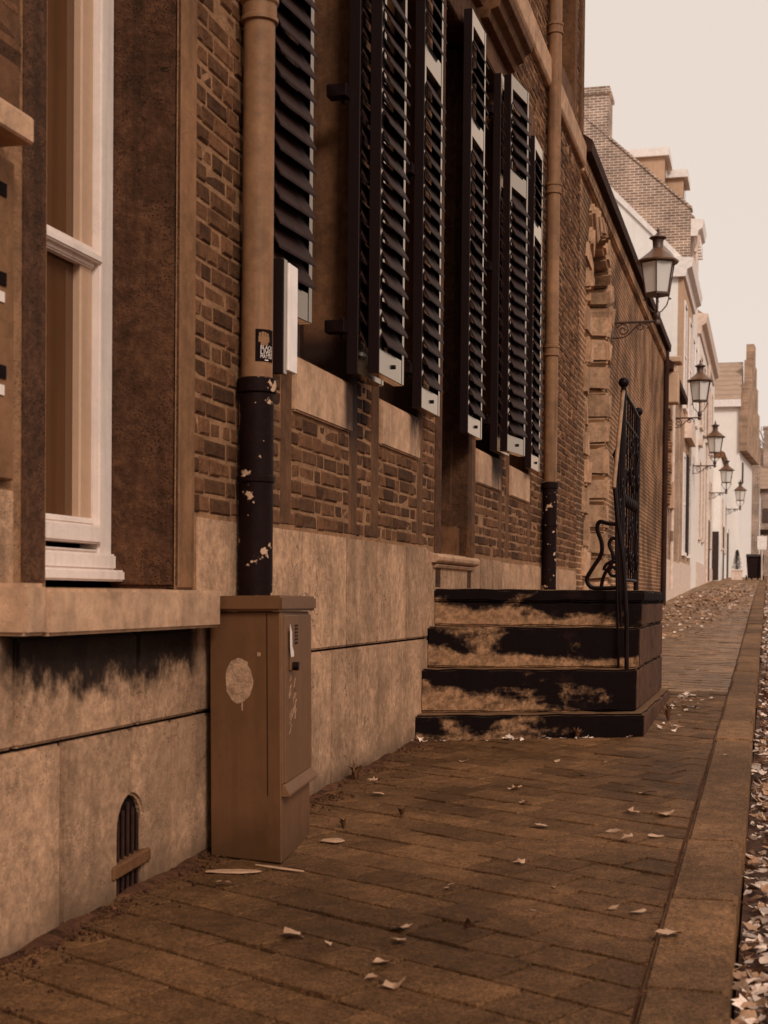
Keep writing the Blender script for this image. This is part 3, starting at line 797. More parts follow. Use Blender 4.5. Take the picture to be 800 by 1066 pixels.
# ------------------------------------------------------------------ ground, pavement, kerb, road
def strip(name, x0, x1, dz, y0, y1, mt, step=1.0, nx=1):
    m = MB(); n = int((y1 - y0) / step); pv = []
    for i in range(n + 1):
        y = y0 + (y1 - y0) * i / n
        for j in range(nx + 1): pv.append((x0 + (x1 - x0) * j / nx, y, g(y) + dz))
    fs = []
    for i in range(n):
        for j in range(nx):
            a = i * (nx + 1) + j; fs.append((a, a + 1, a + nx + 2, a + nx + 1))
    m.add(pv, fs); o = m.obj(name, mt); tag(o, kind='structure'); return o
ground = MB()
gy = [-60, -10, 0, 9.2, 16, 29, 38, 53, 66, 90, 130, 900]
ground.add([(x, y, g(y) - .22) for y in gy for x in (-700, 700)], [(2 * i, 2 * i + 1, 2 * i + 3, 2 * i + 2) for i in range(len(gy) - 1)])
tag(ground.obj('ground', M['soil']), kind='structure')
strip('road', -.07, 7.5, -.115, -12, 84, M['road'])
strip('pavement_bed', -6.0, -.295, -.02, -12, 90, M['sand'])
strip('pavement_joint', -.325, -.285, -.006, -12, 84, M['debris'])
# pavement tiles, 20 cm squares laid in slanting rows
def clip(poly, a, b, c):   # keep a*x+b*y<=c
    out = []
    for i in range(len(poly)):
        p, q = poly[i], poly[(i + 1) % len(poly)]
        dp_, dq = a * p[0] + b * p[1] - c, a * q[0] + b * q[1] - c
        if dp_ <= 0: out.append(p)
        if (dp_ < 0) != (dq < 0):
            t = dp_ / (dp_ - dq); out.append((p[0] + (q[0] - p[0]) * t, p[1] + (q[1] - p[1]) * t))
    return out
pav = MB()
ra = math.radians(-27); T = .20
d1 = Vector((math.cos(ra), math.sin(ra))); d2 = Vector((-math.sin(ra), math.cos(ra)))
rt = random.Random(11)
def tiles_in(y0, y1):
    imax = int(y1 / T * 1.1) + 18
    for i in range(int(y0 / T * .8) - 18, imax):
        off = (.5 if i % 2 else 0) + rt.uniform(-.08, .08); gr_ = rt.choice((.007, .009, .012, .016))
        # solve for j range so that x stays in the strip
        c0 = d2 * (i * T)
        j0 = int((-2.06 - c0.x) / (d1.x * T)) - 2; j1 = int((-.32 - c0.x) / (d1.x * T)) + 2
        for j in range(j0, j1):
            o = c0 + d1 * ((j + off) * T)
            if not (y0 <= o.y < y1): continue
            gp = .004 + rt.uniform(0, .003)
            wv = [rt.uniform(0, .003) for _ in range(4)]
            quad = [o + d1 * gp + d2 * (gr_ + wv[0]), o + d1 * (T - gp) + d2 * (gr_ + wv[1]), o + d1 * (T - gp) + d2 * (T - wv[2]), o + d1 * gp + d2 * (T - wv[3])]
            p = clip([(q.x, q.y) for q in quad], 1, 0, -.305 + rt.uniform(-.004, .004)); p = clip(p, -1, 0, 2.034) if p else p
            if len(p) < 3: continue
            cx = sum(q[0] for q in p) / len(p); cy_ = sum(q[1] for q in p) / len(p)
            tx, ty, dz = rt.uniform(-.018, .018), rt.uniform(-.018, .018), rt.uniform(-.0035, .003)
            zf = lambda x, y: g(y) + dz + (x - cx) * tx + (y - cy_) * ty
            n = len(p); inn = [(cx + (x - cx) * .985, cy_ + (y - cy_) * .985) for x, y in p]
            vs = [(x, y, g(y) - .03) for x, y in p] + [(x, y, zf(x, y) - .0025) for x, y in p] + [(x, y, zf(x, y)) for x, y in inn]
            fs = [tuple(2 * n + k for k in range(n))]
            for k in range(n):
                k2 = (k + 1) % n; fs += [(k, k2, n + k2, n + k), (n + k, n + k2, 2 * n + k2, 2 * n + k)]
            pav.add(vs, fs, 0 if o.y < 11.8 else 1)
tiles_in(1.5, 84)
tag(pav.obj('pavement', [M['tile'], M['paletile']]), kind='structure')
kb = MB(); y = -6.
while y < 84:
    L = rt.uniform(.94, 1.04); j = rt.uniform(-.006, .006); dz = rt.uniform(-.005, .006); dz2 = rt.uniform(-.005, .006)
    x0, x1 = -.295 + j, -.072 + j
    za, zb = g(y) + .012 + dz, g(y + L) + .012 + dz2; e = .009
    kb.add([(x0, y + e, za - .3), (x1, y + e, za - .3), (x1, y + L - e, zb - .3), (x0, y + L - e, zb - .3),
            (x0, y + e, za), (x1 - .006, y + e, za), (x1 - .006, y + L - e, zb), (x0, y + L - e, zb)],
           [(3, 2, 1, 0), (4, 5, 6, 7), (0, 1, 5, 4), (1, 2, 6, 5), (2, 3, 7, 6), (3, 0, 4, 7)])
    y += L
tag(kb.obj('kerb', M['kerb'], bevel=.014, seg=2), kind='structure')

# ------------------------------------------------------------------ fallen leaves
rl = random.Random(21)
def leaf_shape(kind, s):
    """outline of a dry leaf, stalk at the origin, lying in xy; returns verts, faces"""
    if kind == 0:    # lobed maple-like
        ang = [-155, -125, -100, -78, -58, -40, -22, 0, 22, 40, 58, 78, 100, 125, 155]
        rad = [.38, .58, .62, .5, .78, .62, .74, .98, .74, .6, .8, .52, .62, .56, .36]
    elif kind == 1:
        ang = [-160, -120, -80, -45, -15, 0, 15, 45, 80, 120, 160]
        rad = [.3, .45, .5, .62, .85, 1.0, .85, .62, .5, .45, .3]
    else:
        ang = [-150, -100, -75, -40, -25, 0, 25, 40, 75, 100, 150]
        rad = [.4, .7, .4, .8, .5, .95, .5, .8, .4, .7, .4]
    c = [(0, 0, 0)]
    cu = rl.uniform(-.5, .9); tw = rl.uniform(-.6, .6); fl = rl.uniform(-.3, .35)
    for a, r in zip(ang, rad):
        a = math.radians(a + rl.uniform(-7, 7)); r *= s * rl.uniform(.85, 1.12)
        x, y = r * math.cos(a), r * math.sin(a) * (.55 if kind == 1 else .9)
        z = cu * (y * y) / s + fl * (x * x) / s + tw * x * y / s + rl.uniform(-.04, .04) * s
        c.append((x, y, z))
    n = len(c) - 1
    fs = [(0, i, i + 1) for i in range(1, n)] + [(0, n, 1)]
    return c, fs
def put_leaf(mb, x, y, z, s, kind=None, pitch=None, mi=0):
    v, f = leaf_shape(rl.randrange(3) if kind is None else kind, s)
    mt = Euler((pitch if pitch is not None else rl.uniform(-.25, .25), rl.uniform(-.25, .25), rl.uniform(0, 2 * PI))).to_matrix()
    v = [mt @ Vector(p) for p in v]; lo = min(p.z for p in v)
    mb.add([(p.x + x, p.y + y, p.z - lo + z) for p in v], f, mi)
gut = MB()
for k in range(11500):
    y = 2.2 + 70 * rl.random() ** 2.2; x = -.06 + (abs(rl.gauss(0, .42)) if k % 4 else rl.uniform(0, 2.2))
    put_leaf(gut, x, y, g(y) - .112 + rl.uniform(0, .035), rl.uniform(.022, .055), pitch=rl.uniform(-.8, .8), mi=k % 2)
tag(gut.obj('leaf_litter', [M['leaf'], M['leafpale']]), 'thick strip of dry leaves filling the gutter along the kerb', 'leaves', kind='stuff')
pile = MB()
for k in range(1500):
    y = rl.gauss(31, 6.5); x = -1.0 + rl.gauss(0, .42) + (y - 31) * .03
    if x > -.33 or x < -1.95 or y < 18: continue
    put_leaf(pile, x, y, g(y) + .004 + rl.uniform(0, .03), rl.uniform(.03, .065), pitch=rl.uniform(-.7, .7), mi=0 if k % 3 else 1)
tag(pile.obj('leaf_litter', [M['leaf'], M['leafpale']]), 'loose drift of dry leaves over the pavement beyond the steps', 'leaves', kind='stuff')
deb = MB()
for k in range(2600):
    y = rl.uniform(3.0, 8.3); d = abs(rl.gauss(0, .05))
    if rl.random() < .3: d = abs(rl.gauss(0, .12))
    x = W + .012 + d
    s = rl.uniform(.002, .007) * (1 if rl.random() < .9 else 2)
    q = Euler((rl.uniform(0, 3), rl.uniform(0, 3), rl.uniform(0, 3))).to_matrix()
    vs = [q @ Vector(p) * s for p in ((1, 0, 0), (-1, .2, 0), (0, 1, .2), (.1, -1, 0), (0, 0, .7), (0, .1, -.7))]
    deb.add([(p.x + x, p.y + y, p.z + g(y) + s * .3) for p in vs], [(0, 2, 4), (2, 1, 4), (1, 3, 4), (3, 0, 4), (2, 0, 5), (1, 2, 5), (3, 1, 5), (0, 3, 5)])
# a crust of earth where the wall meets the tiles
n = 110
for i in range(n):
    y0, y1 = 2.6 + 5.75 * i / n, 2.6 + 5.75 * (i + 1) / n
    def wd(y): return .045 + .03 * math.sin(y * 7.1) + .02 * math.sin(y * 17.3 + 1)
    def hh(y): return .010 + .005 * math.sin(y * 11.7) + .003 * math.sin(y * 29)
    for (ya, yb_) in ((y0, y1),):
        deb.add([(W - .005, ya, g(ya) + hh(ya)), (W - .005, yb_, g(yb_) + hh(yb_)), (W + wd(yb_) * .5, yb_, g(yb_) + hh(yb_) * .7), (W + wd(ya) * .5, ya, g(ya) + hh(ya) * .7),
                 (W + wd(yb_), yb_, g(yb_) - .002), (W + wd(ya), ya, g(ya) - .002)], [(3, 2, 1, 0), (5, 4, 2, 3)])
tag(deb.obj('debris', M['debris']), 'line of earth and crumbs where the wall meets the pavement', 'debris', kind='stuff')
# single leaves one can count on the tiles: x, y, size, special label
LEAVES = []
def on_ground(px, py):   # photograph measurements turned into street positions (worked out beforehand)
    pass
LV = [(-1.32, 3.97, 0.05, 0, None), (-1.04, 4.14, 0.045, 0, 'pale lobed leaf, upper of two lying close together on the pavement'), (-1.01, 4.02, 0.045, 2, 'pale lobed leaf, lower of two lying close together on the pavement'), (-0.86, 4.22, 0.055, 1, 'dark curled leaf standing on edge near the middle of the pavement'), (-1.01, 3.78, 0.04, 0, None), (-1.0, 3.64, 0.03, 2, None), (-0.92, 3.59, 0.05, 0, 'largest pale leaf flat near the bottom of the photo'), (-0.69, 4.43, 0.03, 1, None), (-0.39, 4.53, 0.05, 1, 'broad pale leaf lying beside the kerb joint'), (-0.46, 4.56, 0.03, 2, None), (-0.25, 4.24, 0.05, 0, 'pale lobed leaf lying on the kerb stone'), (-1.02, 4.68, 0.03, 2, None), (-0.85, 5.14, 0.035, 2, None), (-1.15, 6.74, 0.05, 0, None), (-1.04, 6.36, 0.04, 2, None), (-0.89, 5.85, 0.04, 0, None), (-0.89, 7.26, 0.06, 1, None), (-0.55, 6.79, 0.07, 1, 'long pale leaf flat on tiles level with the steps'), (-0.56, 6.28, 0.05, 2, None), (-0.6, 5.83, 0.04, 0, None), (-0.51, 5.65, 0.04, 2, None), (-0.4, 6.25, 0.05, 0, None), (-0.4, 5.78, 0.05, 1, None), (-1.57, 7.56, 0.04, 2, None), (-1.08, 7.69, 0.03, 0, None), (-0.83, 7.73, 0.04, 1, None), (-1.85, 6.78, 0.04, 2, None), (-1.73, 6.44, 0.04, 0, None), (-1.01, 4.72, 0.025, 1, None), (-0.68, 4.81, 0.03, 1, None), (-1.76, 4.51, 0.05, 1, 'pale leaf scrap by the near foot of the cabinet'), (-1.2, 3.93, 0.02, 2, None), (-0.55, 10.46, 0.05, 0, None), (-0.62, 13.84, 0.05, 2, None), (-0.53, 9.32, 0.045, 0, None), (-0.44, 11.96, 0.04, 1, None), (-0.21, 8.09, 0.03, 2, None)]
for (x, y, s, kind, lab) in LV:
    mb = MB(); put_leaf(mb, 0, 0, 0, s * 1.12, kind, pitch=(1.0 if lab and 'curled' in lab else None))
    o = mb.obj('fallen_leaf', M['bark'] if lab and 'curled' in lab else M['leafmid'], loc=(x, y, g(y) + (.02 if x > -.31 else .004)))
    if lab: tag(o, lab, 'leaf', 'fallen leaves on the pavement')
    else: tag(o, 'small pale dry leaf lying flat on the dark pavement tiles', 'leaf', 'fallen leaves on the pavement')
# small leaves caught at the foot of the steps
nook = MB()
for k in range(70):
    if k % 3:
        t = rl.random(); x = -.66 + abs(rl.gauss(0, .09)); y = 9.0 + 2.6 * t
    else:
        t = rl.random(); x = W + t * 1.3; y = 8.33 + .58 * t - .03 - abs(rl.gauss(0, .03))
    put_leaf(nook, x, y, g(y) + .003, rl.uniform(.02, .045), pitch=rl.uniform(-.6, .6))
tag(nook.obj('leaf_litter', [M['leafpale']]), 'dry leaf scraps blown against the foot of the sooty steps', 'leaves', kind='stuff')
for x, y, sx, sy, a, lab in ((-1.80, 4.74, .10, .035, .3, 'larger flat pale stone shard lying in front of the utility cabinet'), (-1.66, 4.83, .12, .012, -.3, 'thin pale sliver along the front foot of the utility cabinet'),
                             (-1.62, 5.35, .05, .05, .2, 'small pale shard at the street side foot of the utility cabinet')):
    m = MB(); q = [(math.cos(t) * sx * rl.uniform(.7, 1.1), math.sin(t) * sy * rl.uniform(.7, 1.1)) for t in [2 * PI * k / 9 for k in range(9)]]
    m.prism([(u * math.cos(a) - v * math.sin(a), u * math.sin(a) + v * math.cos(a)) for u, v in q], 0, .005)
    tag(m.obj('stone_shard', M['sill'], loc=(x, y, g(y) + .003), bevel=.002), lab, 'stone')
def weed(x, y, n, hgt, label):
    o = empty('weed', (x, y, g(y)), label, 'weed', 'weeds in the pavement joints')
    m = MB()
    for k in range(n):
        a = rl.uniform(0, 2 * PI); L = hgt * rl.uniform(.5, 1.); w = .006 + .004 * rl.random(); le = rl.uniform(.2, .9)
        dx, dy = math.cos(a), math.sin(a); px, py = -dy * w, dx * w
        p0, p1, p2 = (0, 0, 0), (dx * L * .35 * le, dy * L * .35 * le, L * .6), (dx * L * le, dy * L * le, L * (1 - .3 * le))
        m.add([(p0[0] - px * .4, p0[1] - py * .4, 0), (p0[0] + px * .4, p0[1] + py * .4, 0), (p1[0] + px, p1[1] + py, p1[2]), (p1[0] - px, p1[1] - py, p1[2]), p2], [(0, 1, 2, 3), (3, 2, 4)])
    m.obj('blades', M['weed'], o)
weed(W + .07, 6.83, 26, .12, 'small dark weed at the wall foot, past the utility cabinet')
weed(-1.66, 5.62, 22, .06, 'low weed tuft at the far street corner of the utility cabinet')
weed(-1.1, 8.70, 14, .09, 'thin weed in front of the lowest step')
weed(-.63, 9.75, 14, .16, 'tall thin weed beside the street side of the steps')
weed(-1.50, 5.95, 16, .05, 'low flat weed between tiles beyond the cabinet')

# ------------------------------------------------------------------ neighbours along the street
def far_house(name, x, y, label):
    return empty(name, (x, y, g(y)), label, 'house')
def fpart(m, name, mt, root, **k):
    o = m.obj(name, mt, root, **k)
    base = Vector((0, 0, 0)); r = root
    while r is not None: base += Vector(r.location); r = r.parent
    o.location = -base; return o
def window(root, x, y0, y1, z0, z1, frame=M['whitetrim'], pane=M['glassdark'], bars=True, dx=.03):
    m = MB(); t = .07
    m.box(x - .1, x + dx, y0, y0 + t, z0, z1); m.box(x - .1, x + dx, y1 - t, y1, z0, z1); m.box(x - .1, x + dx, y0 + t, y1 - t, z1 - t, z1); m.box(x - .1, x + dx + .04, y0 - .05, y1 + .05, z0 - .08, z0)
    if bars: m.box(x - .08, x + dx - .01, y0 + t, y1 - t, (z0 + z1) / 2 - .03, (z0 + z1) / 2 + .03)
    f = fpart(m, 'window', frame, root)
    q = MB(); q.box(x - .09, x + .008, y0 + t, y1 - t, z0, z1 - t); p = q.obj('pane', pane, f)
    return f
# -- brick garden building with the rusticated portal
b2 = far_house('brick_building', W, 22, 'plain brick building with dark coping and rusticated stone portal beyond the corner house')
m = MB(); X2 = W - .006
PO = (16.62, 18.42)
m.box(-9, X2, YE + .004, PO[0] - .01, -.2, 5.93); m.box(-9, X2, PO[1] + .01, 28.9, -.2, 5.93); m.box(-9, X2, PO[0] - .01, PO[1] + .01, 5.55, 5.93)
fpart(m, 'wall', M['brick2'], b2)
m = MB(); m.prism([(-9.1, 5.94), (X2 + .12, 5.94), (X2 + .13, 6.06), (X2 + .02, 6.14), (-5.5, 8.2)], YE + .01, 28.92, axis='y'); fpart(m, 'roof', M['coping'], b2)
m = MB(); m.box(X2 - .1, X2 + .05, YE + .006, 28.9, 5.72, 5.925); fpart(m, 'eaves_course', M['brick2'], b2, bevel=.02)
m = MB(); rq = random.Random(9)
for side, yy, sg in (('near', PO[0], -1), ('far', PO[1], 1)):
    zq = .3; k = 0
    while zq < 4.55:
        hq = rq.uniform(.32, .38); wq = (.40 if k % 2 else .24) + rq.uniform(-.02, .02); k += 1
        pr = .045 + rq.uniform(-.015, .02)
        y0, y1 = (yy - wq, yy + .0) if sg < 0 else (yy, yy + wq)
        inn = rq.uniform(0, .02)
        if sg < 0: y1 += inn
        else: y0 -= inn
        m.box(X2 - .42, X2 + pr, y0, y1, zq, zq + hq - .018); zq += hq
# arch voussoirs
yc = (PO[0] + PO[1]) / 2; ra_ = (PO[1] - PO[0]) / 2; nv = 13
for i in range(nv):
    a0, a1 = PI * i / nv + .012, PI * (i + 1) / nv - .012; ro = ra_ + (.46 if i % 2 else .32) + (.1 if i == nv // 2 else 0)
    pts = [(yc + ra_ * math.cos(a0), 4.56 + ra_ * math.sin(a0)), (yc + ro * math.cos(a0), 4.56 + ro * math.sin(a0)), (yc + ro * math.cos(a1), 4.56 + ro * math.sin(a1)), (yc + ra_ * math.cos(a1), 4.56 + ra_ * math.sin(a1))]
    pts = [(p, min(q, 5.70)) for p, q in pts]
    m.prism(pts, X2 - .42, X2 + .05 + rq.uniform(-.01, .03), axis='x')
noisy(fpart(m, 'stone_portal', M['portal'], b2, bevel=.035, seg=2), .05, 3.1)
m = MB(); m.box(X2 - .60, X2 - .40, PO[0] - .05, PO[1] + .05, -.1, 5.6); fpart(m, 'door', M['darkdoor'], b2)
m = MB(); m.tube([(X2 + .06, 28.62, .9), (X2 + .06, 28.62, 5.95)], .05, 10); fpart(m, 'drainpipe', M['coping'], b2, smooth=40)
m = MB(); m.box(X2 - .2, X2 + .05, 28.75, 29.15, -.2, 5.7); fpart(m, 'stone_pier', M['tan'], b2)
for yq, zq, nb in ((20.2, 3.9, 0),):
    pass
# -- small tan house
b3 = far_house('small_house', W, 31.5, 'small tan brick house with dark eaves between brick building and white gable')
m = MB(); m.box(-9, W, 29.16, 34.55, 1.9, 5.62); fpart(m, 'wall', M['brick3'], b3)
m = MB(); m.box(-9, W + .02, 29.16, 34.55, -.2, 1.9); fpart(m, 'plinth', M['trim'], b3)
m = MB(); m.prism([(-9, 5.63), (W + .14, 5.63), (W + .15, 5.76), (-5.5, 8.4)], 29.0, 34.57, axis='y'); fpart(m, 'roof', M['coping'], b3)
m = MB(); m.box(W - .02, W + .24, 29.35, 29.75, 5.0, 5.60); m.box(W - .02, W + .29, 29.3, 29.8, 5.80, 5.92); m.box(W - .02, W + .18, 29.4, 29.7, 5.60, 5.80)
fpart(m, 'chimney', M['tan'], b3, bevel=.02)
m = MB()
for k in range(9): m.box(W - .02, W + .05 + (.03 if k % 2 else 0), 29.9, 30.25, 3.0 + k * .22, 3.2 + k * .22)
fpart(m, 'quoins', M['brick2'], b3)
m = MB(); m.tube([(W + .05, 30.9, 1.3), (W + .05, 30.9, 2.3), (W + .07, 30.6, 2.5), (W + .07, 30.6, 5.6)], .04, 8); fpart(m, 'drainpipe', M['trim'], b3)
m = MB(); m.box(W, W + .12, 30.3, 30.75, 2.95, 3.5); fpart(m, 'meter_box', M['tan'], b3, bevel=.01)
# -- white gabled house
bA = far_house('gabled_house', W, 37, 'white gabled house with projecting stone cornice, behind the nearest lantern')
m = MB(); GY = 34.6
m.prism([(-8.5, 5.3), (W - .12, 5.3), (W - .12, 9.10), (-5.25, 12.15), (-8.5, 9.1)], GY, GY + .3, axis='y'); fpart(m, 'gable_wall', M['whitewall'], bA)
m = MB(); m.box(-8.5, W, GY + .3, 39.2, 5.25, 8.9); m.box(W - .4, W, GY + .003, GY + .3, 5.25, 8.75); fpart(m, 'upper_wall', M['tan'], bA)
m = MB(); m.box(-8.5, W + .006, GY + .003, 39.2, 1.95, 5.25); fpart(m, 'lower_wall', M['brick3'], bA)
m = MB(); m.box(-8.5, W + .03, GY + .003, 39.2, -.2, 1.95); fpart(m, 'plinth', M['trim'], bA)
m = MB(); m.prism([(W - .3, 8.62), (W + .06, 8.62), (W + .09, 8.78), (W + .2, 8.84), (W + .24, 9.04), (W - .3, 9.10)], GY - .14, 39.2, axis='y'); fpart(m, 'cornice', M['whitetrim'], bA)
m = MB()
m.prism([(W - .2, 9.11), (W - .05, 9.11), (-5.25, 12.38), (-5.25, 12.20)], GY - .05, GY + .25, axis='y'); fpart(m, 'gable_coping', M['whitetrim'], bA)
m = MB(); m.prism([(W - .1, 9.08), (-5.25, 12.13), (-8.5, 9.08)], GY + .31, 39.2, axis='y'); fpart(m, 'roof', M['tiles'], bA)
for y0, y1, z0, z1 in ((35.15, 36.15, 5.7, 8.2), (37.4, 38.4, 5.7, 8.2)): window(bA, W, y0, y1, z0, z1)
for y0, y1, z0, z1 in ((35.4, 36.2, 2.2, 4.6), (37.7, 38.4, 2.2, 4.5)):
    f = window(bA, W + .006, y0, y1, z0, z1)
m = MB()
for k in range(24): m.box(W + .04, W + .10, 36.25, 36.75, 2.2 + k * .1, 2.275 + k * .1)
m.box(W + .02, W + .09, 36.22, 36.27, 2.15, 4.62); m.box(W + .02, W + .09, 36.73, 36.78, 2.15, 4.62); fpart(m, 'shutter', M['darkdoor'], bA)
m = MB(); arcp = [(37.0 + 1.15 * math.cos(PI * i / 10), 5.0 + .55 * math.sin(PI * i / 10)) for i in range(11)]
m.prism([(a, b) for a, b in arcp], W - .01, W + .17, axis='x'); fpart(m, 'arched_canopy', M['trim'], bA)
# -- tall brick gable house with chimney
bB = far_house('chimney_house', W, 41, 'tall house with bare brick gable, chimney stack and two pale dormers')
GB = 39.22
m = MB(); m.prism([(-9.5, 5), (-2.13, 5), (-2.13, 11.42), (-5.6, 14.6), (-9.5, 11.1)], GB, GB + .35, axis='y'); fpart(m, 'gable_wall', M['brickgable'], bB)
m = MB(); m.box(-9.5, W - .05, GB + .353, 42.7, 5, 11.15); fpart(m, 'wall', M['whitewall2'], bB)
m = MB(); m.box(-9.5, W, GB + .0, 42.7, -.2, 4.99); fpart(m, 'lower_wall', M['whitewall2'], bB)
m = MB(); m.box(-6.2, -4.33, GB - .02, GB + .9, 11.8, 14.62); m.box(-6.24, -4.28, GB - .06, GB + .94, 14.62, 14.72); m.box(-6.2, -4.31, GB - .03, GB + .92, 14.72, 14.83); fpart(m, 'chimney', M['brickgable'], bB)
m = MB(); m.prism([(-2.05, 11.3), (-5.6, 14.56), (-9.5, 11.0)], GB + .36, 42.7, axis='y'); fpart(m, 'roof', M['tiles'], bB)
m = MB(); 
for i in range(20):
    t0, t1 = i / 20, (i + 1) / 20
m.prism([(-2.10, 11.40), (-2.10, 11.47), (-5.6, 14.68), (-5.6, 14.61)][::-1], GB - .04, GB + .4, axis='y'); fpart(m, 'gable_coping', M['brickgable'], bB)
m = MB(); m.prism([(W - .3, 10.72), (W + .06, 10.72), (W + .1, 10.86), (W + .2, 10.92), (W + .24, 11.14), (W - .3, 11.2)], GB + .06, 41.0, axis='y')
for k in range(5): m.box(W, W + .15, GB + .15 + k * .36, GB + .30 + k * .36, 10.45, 10.72)
fpart(m, 'cornice', M['whitetrim'], bB)
m = MB(); m.tube([(W + .02, GB + .1, 10.3), (W + .1, GB + .1, 10.55), (W + .1, GB + .1, 10.72)], .05, 8); m.tube([(W + .04, GB + .16, 9.1), (W + .04, GB + .16, 10.4)], .05, 8); fpart(m, 'drainpipe', M['trim'], bB)
for y0, y1, xf, zt_ in ((39.75, 41.0, -2.87, 13.22), (41.3, 42.5, -2.46, 13.05)):
    m = MB(); m.box(-4.9, xf, y0, y1, 11.4, zt_ - .22); d_ = fpart(m, 'dormer', M['tan'], bB)
    m = MB(); m.box(-4.7, xf + .12, y0 - .12, y1 + .12, zt_ - .215, zt_); fpart(m, 'dormer_roof', M['whitetrim'], d_)
    m = MB(); m.box(xf, xf + .015, y0 + .15, y1 - .15, 12.15, zt_ - .35); fpart(m, 'pane', M['glassdark'], d_)
for y0, y1, z0, z1 in ((39.9, 40.9, 6.0, 8.2), (41.4, 42.3, 6.0, 8.2)): window(bB, W - .05, y0, y1, z0, z1)
# -- long white house
bC = far_house('white_house', W, 48, 'long whitewashed house with deep plain cornice beyond the brick gable')
m = MB(); m.box(-9, W, 42.72, 54.9, 1.7, 9.0); fpart(m, 'wall', M['whitewall2'], bC)
m = MB(); m.box(-9, W + .03, 42.72, 54.9, -.2, 2.15); fpart(m, 'plinth', M['trim'], bC)
m = MB(); m.prism([(W - .3, 8.72), (W + .05, 8.72), (W + .08, 8.95), (W + .2, 9.02), (W + .24, 9.28), (W - .3, 9.34)], 42.6, 53.4, axis='y'); fpart(m, 'cornice', M['trim'], bC)
m = MB(); m.prism([(W + .1, 9.32), (-5.5, 12.0), (-9, 9.32)], 42.75, 54.9, axis='y'); fpart(m, 'roof', M['tiles'], bC)
for k in range(5):
    y0 = 43.6 + k * 2.1
    window(bC, W, y0, y0 + 1.0, 6.2, 8.3, frame=M['trim'])
    if k in (0, 1, 4): window(bC, W, y0, y0 + 1.0, 2.9, 5.2, frame=M['trim'])
m = MB(); m.box(W - .05, W + .05, 50.0, 51.3, 1.68, 3.75); fpart(m, 'door', M['darkdoor'], bC)
m = MB(); m.box(W - .05, W + .24, 54.66, 54.74, 1.75, 3.55); fpart(m, 'gate_leaf', M['darkdoor'], bC)
m = MB(); m.box(W, W + .10, 43.0, 43.9, 5.55, 5.75); fpart(m, 'ledge', M['trim'], bC)
m = MB(); m.tube([(W + .06, 48.3, 1.6), (W + .06, 48.3, 8.7)], .05, 8); fpart(m, 'drainpipe', M['trim'], bC)
# -- low white house
bL = far_house('low_house', -1.75, 60, 'low white house with dark eaves, one step forward of the long white house')
m = MB(); m.box(-9, -1.75, 54.95, 66.2, 0, 6.3); fpart(m, 'wall', M['whitewall'], bL)
m = MB(); m.prism([(-9, 6.31), (-1.68, 6.31), (-1.62, 6.48), (-5.4, 8.9)], 54.9, 66.2, axis='y'); fpart(m, 'roof', M['roofdark'], bL)
m = MB(); m.box(-1.8, -1.72, 58.2, 59.3, 1.8, 3.9); m.box(-1.8, -1.72, 63.8, 65.4, 1.9, 3.9); fpart(m, 'door', M['darkdoor'], bL)
for y0 in (56.2, 60.6): window(bL, -1.75, y0, y0 + 1.1, 3.0, 4.9, frame=M['trim'])
# -- house with the stepped gable
bD = far_house('stepped_house', -1.3, 70, 'pale house with tiled roof and stepped brick parapet near the street end')
poly = [(-9, 67), (-1.33, 67), (-.86, 74), (-9, 74)]
m = MB(); m.prism(poly, 0, 9.7); fpart(m, 'wall', M['whitewall'], bD)
m = MB(); m.box(-9, -1.30, 66.75, 67.0, 9.7, 10.02); fpart(m, 'cornice', M['whitetrim'], bD)
m = MB(); m.prism([(66.8, 10.03), (74.0, 10.03), (70.4, 12.25)], -9, -1.30, axis='x'); fpart(m, 'roof', M['tiles'], bD)
m = MB()
for (ya, yb_, zt_) in ((66.85, 67.9, 9.9), (67.9, 68.9, 10.9), (68.9, 69.9, 12.1), (69.9, 70.9, 13.0), (70.9, 71.8, 12.1), (71.8, 72.8, 11.2), (72.8, 74.0, 10.1)):
    xa = -1.33 + .47 * (ya - 67) / 7; xb = -1.33 + .47 * (yb_ - 67) / 7
    m.prism([(xa - .02, ya), (xa + .33, ya), (xb + .33, yb_), (xb - .02, yb_)], 7.7, zt_)
fpart(m, 'stepped_parapet', M['brick3'], bD, bevel=.01)
m = MB(); m.box(-1.26, -1.18, 68.2, 69.0, 6.4, 7.3); fpart(m, 'window', M['darkdoor'], bD)
m = MB(); m.box(-2.05, -1.75, 66.96, 67.03, 1.9, 4.2); fpart(m, 'window', M['darkdoor'], bD)
# -- buildings closing the street
bF = far_house('narrow_house', -.7, 79, 'narrow dark brick house squeezed behind the stepped parapet')
m = MB(); m.box(-6, -.52, 76, 83, 0, 9.2); fpart(m, 'wall', M['brickgable'], bF)
m = MB(); m.prism([(-6.1, 9.2), (-.5, 9.2), (-3.2, 11.0)], 75.9, 83, axis='y'); fpart(m, 'roof', M['tiles'], bF)
bE = far_house('end_house', 2, 88, 'brick house with tiled roof and chimney closing the end of the street')
m = MB(); m.box(-.50, 9, 85, 92, 0, 7.3); fpart(m, 'wall', M['brickgable'], bE)
m = MB(); m.prism([(84.7, 7.3), (92.3, 7.3), (88.5, 10.0)], -.55, 9.1, axis='x'); fpart(m, 'roof', M['tiles'], bE)
m = MB(); m.box(-.38, .4, 86.6, 87.5, 8.2, 10.9); m.box(-.43, .45, 86.55, 87.55, 10.9, 11.05); fpart(m, 'chimney', M['brickgable'], bE)
m = MB(); m.box(-.36, .75, 84.95, 85.02, 5.4, 6.2); fpart(m, 'window', M['glassdark'], bE)
m = MB(); m.box(2., 3.1, 84.95, 85.02, 5.2, 6.3); fpart(m, 'window', M['glassdark'], bE)
